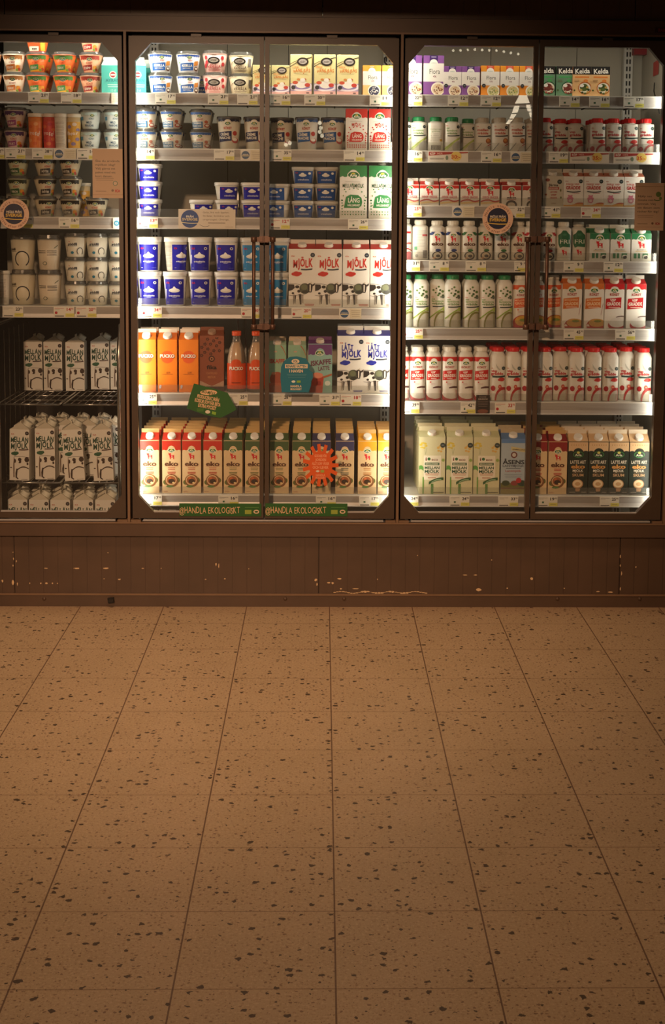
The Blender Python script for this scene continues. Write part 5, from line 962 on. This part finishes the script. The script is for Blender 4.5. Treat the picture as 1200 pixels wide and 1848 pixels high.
# ------------------------------------------------------------------ price tags
def price(sec, i, px0, px1, txt, red=False, kind='tag'):
    YT = YS-.0025; ym = (SH[sec][i]+SB[sec][i])/2; a_, b_ = at(px0, ym, YT), at(px1, ym, YT); w_ = b_.x-a_.x; z1 = ZSH[sec, i]-.0025; z0 = at(MID[sec], SB[sec][i], YT).z+.003; h_ = z1-z0
    a = Art(w_, h_); c = '#B4232A' if red else '#2A2A2E'; k = .0745/w_
    if kind == 'tag':
        whole, frac = (txt.split(',')+[''])[:2] if ',' in txt else (txt, '')
        a.R(-.5, 0, .5, 1, '#E2DFD2'); a.R(.5-.42*k, .0, .5, .36, '#D9D36A', 2); a.T(whole, .5-.26*k, .76, .30, c, w=.2*k*(len(whole)/2), b=.03)
        if frac: a.T(frac, .5-.09*k, .83, .17, c, w=.11*k, b=.02)
        a.lines(-.45, .0, .86, 1, .1, c, .03); a.lines(-.45, -.2, .74, 1, .1, '#8a8880', .025); a.R(-.45, .05, 0, .14, '#5a5854', 3); a.lines(.5-.36*k, .5-.08*k, .2, 1, .1, '#A8A060', .05)
        if red: a.E(-.38, .42, .07, 1, '#B4232A', 8)
        elif (px0 % 3) < 1.2: a.R(-.28, .32, -.18, .5, '#3E6A50', 1)
    elif kind == 'info':
        a.R(-.5, 0, .5, 1, '#DCD6C8'); a.R(-.02, 0, .5, 1, '#D8CDB0'); a.E(-.26, .5, .19, 1, '#35567A', 14); a.R(-.43, .38, -.09, .45, '#D8C896'); a.T('SVERIGE', -.26, .55, .10, '#E8E2D0', w=.28, b=.02); a.lines(.04, .46, .78, 4, .19, '#8A8070', .03)
    elif kind == 'promo':
        a.R(-.5, 0, .5, 1, '#E0D8C8'); a.P([(-.48, .58), (-.48, .96), (.49, .96), (.49, .86), (.2, .78)], '#A83A34'); a.T('KÖP', -.38, .78, .2, '#E8DCCC', w=.13, b=.03); a.T('MER', -.2, .80, .16, '#E8B0A0', w=.14, b=.02); a.E(.2, .55, .13, .9, '#E4C868', 14); a.T(txt, .19, .5, .36, '#C4502A', w=.22, b=.03); a.lines(-.45, -.1, .35, 2, .1, '#7a766c', .04); a.E(-.03, .4, .035, 1.6, '#7A8A70', 6)
    elif kind == 'blue': a.R(-.5, 0, .5, 1, '#D8DAD2'); a.E(.0, .5, .38, 1, '#2F87A8', 14); a.T('ICA', 0, .5, .2, '#DDE6E4', w=.4, b=.02)
    elif kind == 'plain': a.R(-.5, 0, .5, 1, '#CFC4B2'); a.lines(-.45, .45, .85, 5, .16, '#8a7c6c', .03)
    m = MB(); m.box(-w_/2, w_/2, 0, .0012, 0, h_, '#DEDACD'); m.art(a, lambda x, z, o: (x, -o, z), .0001, .0006)
    o = m.build('price_tag' if kind in ('tag', 'promo') else 'shelf_notice', None, ((a_.x+b_.x)/2, YT-.0012, z0))
    if kind == 'tag': lab = 'white price tag reading %s in %s' % (txt.replace(',', ' '), 'red' if red else 'black')
    else: lab = {'info': 'shelf notice with round blue badge', 'promo': 'wide red-striped offer tag reading %s' % txt, 'blue': 'small notice with light blue disc', 'plain': 'plain beige notice with small print'}[kind]
    TAGS.append((o, lab, sec, i, px0)); o['category'] = 'price tag' if kind in ('tag', 'promo') else 'notice'; return o
TAGS = []
for sec, i, L_ in ((1, 0, [(51, 88, '21,95'), (110, 147, '18,50'), (201, 225, '', 0, 'plain')]), (1, 1, [(-30, 8, '12,95'), (9.5, 46, '21,95'), (58, 95, '38,95'), (97, 137, '', 0, 'info'), (139, 176, '14,95')]),
    (1, 2, [(22, 59, '17,95'), (106, 143, '16,95'), (204, 217, '', 0, 'blue')]), (1, 3, [(5, 42, '23,95'), (97, 134, '14,95', 1), (137, 174, '20,95', 1)]),
    (2, 0, [(280, 317, '17,95'), (375, 412, '21,95'), (428, 465, '21,95'), (487, 524, '16,95'), (549, 587, '30,50'), (667, 704, '11,95')]), (2, 1, [(243, 279, '14,95'), (386, 423, '17,95'), (434, 472, '', 0, 'info'), (490, 526, '35,95'), (620, 658, '14,95')]),
    (2, 2, [(248, 285, '13,95', 1), (487, 523, '12,95', 1), (628, 664, '26,95')]), (2, 3, [(255, 292, '34,95', 1), (435, 472, '40,95', 1), (526, 562, '20,95', 1), (612, 652, '', 0, 'info')]),
    (2, 4, [(249, 283, '25,95'), (410, 447, '25,95'), (490, 526, '26,95'), (576, 613, '31,95'), (614.5, 652, '18,95', 1)]), (2, 5, [(254, 292, '17,95'), (394, 430, '16,95'), (570, 606, '16,95'), (648, 684, '17,95')]),
    (3, 0, [(725, 762, '22,95'), (808, 845, '12,95'), (867, 904, '12,95'), (1009, 1046, '14,95'), (1063, 1100, '16,95'), (1125, 1162, '17,95')]), (3, 1, [(725, 762, '16,95'), (772, 845, '30:-', 0, 'promo'), (868, 905, '16,95'), (921, 960, '', 0, 'info'), (990, 1025, '19,95'), (1028, 1099, '35:-', 0, 'promo'), (1107, 1179, '35:-', 0, 'promo')]),
    (3, 2, [(724, 761, '25,95', 1), (816, 856, '', 0, 'info'), (910, 947, '32,95'), (976, 1011, '41,95'), (1048, 1084, '34,95', 1)]), (3, 3, [(722, 758, '31,95'), (774, 810, '8,95'), (840, 877, '8,95'), (928, 950, '9,95'), (1017, 1053, '9,95'), (1089, 1124, '12,95')]),
    (3, 4, [(727, 763, '25,95', 1), (971, 992, '', 0, 'plain'), (1017, 1053, '45,95'), (1110, 1146, '56,95')]), (3, 5, [(722, 757, '39,95'), (831, 857.5, '42,95'), (893, 930, '33,95', 1)]), (3, 6, [(719, 755, '24,95'), (811, 847, '24,95'), (899, 935, '33,95'), (970, 1006, '19,95'), (1082, 1117, '25,95')])):
    for a in L_: price(sec, i, a[0], a[1], a[2], bool(a[3]) if len(a) > 3 else False, a[4] if len(a) > 4 else 'tag')
tg = {}
for q in TAGS: tg.setdefault((q[1], q[2], q[3]), []).append(q)
for (lab, sec, i), L_ in tg.items():
    L_.sort(key=lambda q: q[4])
    for k, q in enumerate(L_): q[0]['label'] = lab+((', leftmost' if k == 0 else ', rightmost' if k == len(L_)-1 else ', middle one') if len(L_) > 1 else '')+', %s of %s' % (shname(sec, i), CASE[sec]); q[0]['group'] = 'price tags and notices on the shelf rails'

# ------------------------------------------------------------------ signs and stickers
def sign(name, label, cat, px0, py0, px1, py1, Y, base, fn, th=.0008, shape=None, rot=0):
    a_, b_ = at(px0, (py0+py1)/2, Y), at(px1, (py0+py1)/2, Y); w_ = b_.x-a_.x; z1 = at((px0+px1)/2, py0, Y).z; z0 = at((px0+px1)/2, py1, Y).z; h_ = z1-z0
    a = Art(w_, h_); fn(a); m = MB(); pts = shape(w_, h_) if shape else [(-w_/2, 0), (w_/2, 0), (w_/2, h_), (-w_/2, h_)]
    f = [(x, -th, z) for x, z in pts]; b = [(x, 0, z) for x, z in pts]; m.face(f, base); m.face(b[::-1], base); n = len(pts)
    for i in range(n): m.face([f[i], b[i], b[(i+1) % n], f[(i+1) % n]], base)
    m.art(a, lambda x, z, o: (x, -th-o, z), .0001, .0008)
    o = m.build(name, None, ((a_.x+b_.x)/2, Y, z0)); tag(o, label, cat); return o
KR = M('#DCC2A6', .7)
def s1(a):
    for k, s_ in enumerate(('Ska du använda', 'mjölken idag?', 'Välj gärna ett', 'paket med ett', 'kort datum.')): a.T(s_, -.40+[.40, .325, .325, .33, .28][k], .755-.077*k, .042, '#4A4038', w=[.80, .65, .65, .66, .56][k], b=.0)
    a.lines(-.4, .2, .40, 2, .035, '#7A6250', .006); a.E(.25, .30, .08, 1, '#5A8A72', 12); a.E(.25, .30, .06, 1, '#DCC2A6', 10); a.E(.16, .155, .04, 1, '#8A6E58', 8); a.T('ICA', .33, .148, .05, '#C8303A', w=.16, b=.05); a.lines(-.4, -.05, .14, 1, .01, '#7A6250', .008); a.R(-.5, .067, .5, .072, '#A8805F')
sign('paper_notice', 'brown paper notice with printed text stuck near the left cooler door edge', 'notice', 167, 268.5, 221.5, 357.5, -.0075, KR, s1)
def s2(a):
    for k, s_ in enumerate(('Hjälp oss', 'minska mat-', 'svinnet. Välj', 'ett datum som', 'räcker för dig!')): a.T(s_, -.40+[.24, .28, .30, .37, .35][k], .72-.08*k, .042, '#3A342C', w=[.46, .56, .62, .76, .72][k], b=.0)
    a.E(.3, .76, .09, 1, '#6A8A4A', 8); a.swoosh(.15, .65, .42, .67, -.03, .02, '#5A7A42'); a.E(.37, .68, .05, 1, '#7A9A4A', 6); a.lines(-.4, .15, .31, 2, .03, '#8A6A54', .006); a.E(.12, .15, .04, 1, '#8A6E58', 8); a.T('ICA', .30, .148, .045, '#B8303A', w=.15, b=.05); a.lines(-.4, -.05, .14, 1, .01, '#7A6250', .008); a.R(-.5, .07, .5, .075, '#A8805F'); a.R(-.5, .92, .5, .925, '#A8805F')
sign('paper_notice', 'brown paper notice with green leaf stuck near the far right door edge', 'notice', 1145.5, 330, 1198, 416, -.0075, KR, s2)
def disc(w_, h_): return [(w_/2*math.cos(2*math.pi*i/40), h_/2+h_/2*math.sin(2*math.pi*i/40)) for i in range(40)]
def s3(a):
    a.E(0, .5, .34, 1, '#1B2140', 24); a.T('MJÖLK FRÅN', 0, .565, .07, '#E8E0CC', w=.50, b=.03); a.T('SVERIGE', 0, .46, .095, '#E3C25A', w=.54, b=.04); a.swoosh(-.33, .36, .33, .33, -.02, .03, '#E3C25A')
    r = a.w*.42; a.ringtext('Handla utmärkt', 0, .5, r, a.h*.085, '#7A3A2A', 170, 20, b=.0); a.ringtext('Titta efter märket!', 0, .5, r, a.h*.085, '#7A3A2A', 195, 345, True, b=.0)
PK = M('#E8C8AE', .6)
sign('round_sticker', 'round pink and navy sticker on the glass of the left cooler', 'sticker', -2, 358, 52.5, 414, .0122, PK, s3, shape=disc); sign('round_sticker', 'round pink and navy sticker on the glass of the right cooler', 'sticker', 870.5, 366.5, 926, 422.5, .0122, PK, s3, shape=disc)
def s4(a):
    a.E(-.3, .5, .155, 1, '#2C4C86', 20); a.T('FRÅN', -.3, .62, .1, '#E8E2D0', w=.13, b=.03); a.T('SVERIGE', -.3, .48, .12, '#D8C89A', w=.27, b=.03); a.swoosh(-.45, .33, -.15, .29, -.03, .04, '#E3D5A8')
    for k, s_ in enumerate(('Gräs, frö och äpplen,', 'fördelar, föräldrar och', 'ursprunget i Sverige.')): a.T(s_, .16, .84-.18*k, .085, '#7A6A58', w=.46)
    a.swoosh(-.13, .22, .04, .16, -.08, .02, '#4a4a50'); a.lines(.02, .32, .30, 1, .1, '#9a8c7a', .05); a.lines(.32, .46, .1, 1, .1, '#9a8c7a', .02)
sign('shelf_sign', 'wide cream sign with blue disc in front of squat tubs', 'sign', 322, 377.5, 425, 413, YS-.006, '#DDD0BC', s4)
GR = M('#265A24', .5)
def arrow(w_, h_):
    def q(px, py): p = at(px, py, .0125); c = at(382, 723, .0125); return (p.x-c.x, p.z-at(382, 754.5, .0125).z)
    return [q(337, 737), q(343, 714), q(350, 692), q(385, 701), q(411, 709), q(427, 739), q(413, 747), q(397, 754.5), q(368, 748)]
def s5(a):
    r = -.20; a.E(-.06, .74, .17, .32, '#D9B48C', 10); a.T('EKO-MJÖLK', -.06, .74, .085, '#265A24', w=.28, b=.04, rot=r)
    for k, (s_, w_) in enumerate((('PRODUCERAT FRÅN', .44), ('KOSSOR SOM FÅR BETA', .52), ('EXTRA MYCKET', .36))): a.T(s_, -.07-.01*k, .58-.125*k, .10, '#D9B48C', w=w_, b=.04, rot=r)
    a.E(-.08, .18, .05, .7, '#D0CDB8', 8); a.P([(.0, .12), (.08, .09), (.09, .17), (.01, .2)], '#7FA838'); a.lines(-.3, -.16, .26, 2, .05, '#5A8A3A', .02)
sign('arrow_sign', 'dark green arrow-shaped sticker with cream lettering on the middle door', 'sticker', 337, 692, 427, 754.5, .0122, GR, s5, shape=arrow)
def s6(a): a.T('@HANDLA EKOLOGISKT', -.13, .47, .50, '#DDB48C', w=.74, b=.0, wob=.5); a.R(.30, .18, .38, .5, '#8FA040', 2); a.E(.44, .36, .035, .7, '#DDC0A0', 10); a.E(.44, .36, .022, .5, '#265A24', 8); a.lines(.30, .47, .7, 1, .1, '#5A8A4A', .05)
sign('strip_sticker', 'long green sticker with cream lettering, left one along the door bottom', 'sticker', 323.5, 908.5, 471.5, 931.5, -.0055, GR, s6); sign('strip_sticker', 'long green sticker with cream lettering, right one along the door bottom', 'sticker', 479, 908.5, 627, 931.5, -.0055, GR, s6)
def s7sh(w_, h_): return [(-w_*.46, 0), (w_*.36, 0), (w_*.44, h_*.2), (w_*.44, h_*.32), (w_*.5, h_*.40), (w_*.49, h_*.55), (w_*.38, h_*.62), (w_*.40, h_*.78), (w_*.28, h_*.94), (0, h_), (-w_*.22, h_*.98), (-w_*.40, h_*.86), (-w_*.48, h_*.7), (-w_*.5, h_*.4)]
def s7(a):
    a.E(-.04, .86, .12, .6, '#D8C8A8', 10); a.T('FÖR', -.04, .86, .07, '#0F5F70', w=.13, b=.03); a.R(-.36, .67, .33, .78, '#D8C8A8'); a.T('RENARE VATTEN', -.02, .725, .065, '#0F5F70', w=.62, b=.03); a.T('I HAVEN', -.02, .595, .08, '#D8C8A8', w=.42, b=.03); a.lines(-.3, .3, .5, 3, .04, '#6AA0A4', .006)
    a.E(-.1, .30, .06, .6, '#D0D8C8', 8); a.R(0, .27, .12, .33, '#7FA838', 2); a.T('HANDLA', -.02, .17, .06, '#D8C8A8', w=.34, b=.03); a.T('EKOLOGISKT', -.02, .09, .05, '#D8C8A8', w=.34, b=.03)
sign('shaped_sticker', 'teal rounded sticker on the door in front of iced coffee cartons', 'sticker', 506, 643, 565, 708, .0122, M('#126A80', .5), s7, shape=s7sh)
def sun(w_, h_):
    L_ = []
    for i in range(15):
        for dt, r_ in ((-.14, .66), (-.09, 1.0), (.09, 1.0), (.14, .66)): t_ = 2*math.pi*i/15+dt; L_.append((w_/2*r_*math.cos(t_), h_/2+h_/2*r_*math.sin(t_)))
    return L_
def s8(a):
    c = '#E8A078'
    for k, (s_, w_) in enumerate((('GODARE FÖR', .34), ('JORDEN', .3), ('ALLT SOM VÄXER', .48), ('OCH LEVER', .44))): a.T(s_, .0, .72-.09*k, .062, c, w=w_, b=.03)
    a.E(-.08, .36, .05, .6, '#D8D0C0', 8); a.R(0, .33, .1, .39, '#9AA84A', 2); a.T('HANDLA', 0, .27, .05, c, w=.26, b=.03); a.T('EKOLOGISKT', 0, .21, .045, c, w=.28, b=.03)
sign('sun_sticker', 'orange sun-shaped sticker on the door in front of milk cartons', 'sticker', 546, 801, 611, 878, .0122, M('#D45A1E', .5), s8, shape=sun)
def s9(a): a.T('EKOLOGISK', 0, .9, .05, '#C8B8A8', w=.5); a.T('GRÄDDE', 0, .78, .06, '#C8B8A8', w=.7, b=.02); a.lines(-.4, .4, .66, 4, .09, '#8a7a70', .015); a.E(0, .12, .4, .4, '#7A4A3A', 8)
sign('shelf_sign', 'small dark brown sign clipped to the sixth rail of the right cooler', 'sign', 859, 713, 883.5, 746, YS-.006, '#2E2622', s9)
def s10(a): a.T('RABATT', .1, .62, .5, '#8E2A22', w=.8, b=.03); a.R(-.5, 0, .5, .25, '#5E4038')
sign('red_sticker', 'small dark red sticker on the header panel at the right edge', 'sticker', 1182, 50, 1212, 62, -.0125, '#3A1814', s10)
# black clip on the kick plate
m = MB(); p = at(201, 1083, -.02); m.box(-.011, .011, -.012, 0, 0, .018, '#15120F'); m.box(-.007, .009, -.015, -.012, .004, .014, '#221C18'); o = m.build('plastic_clip', None, (p.x, -.0142, p.z-.009)); o.rotation_euler = (0, -.15, 0); tag(o, 'small black plastic clip stuck on the kick plate', 'clip')
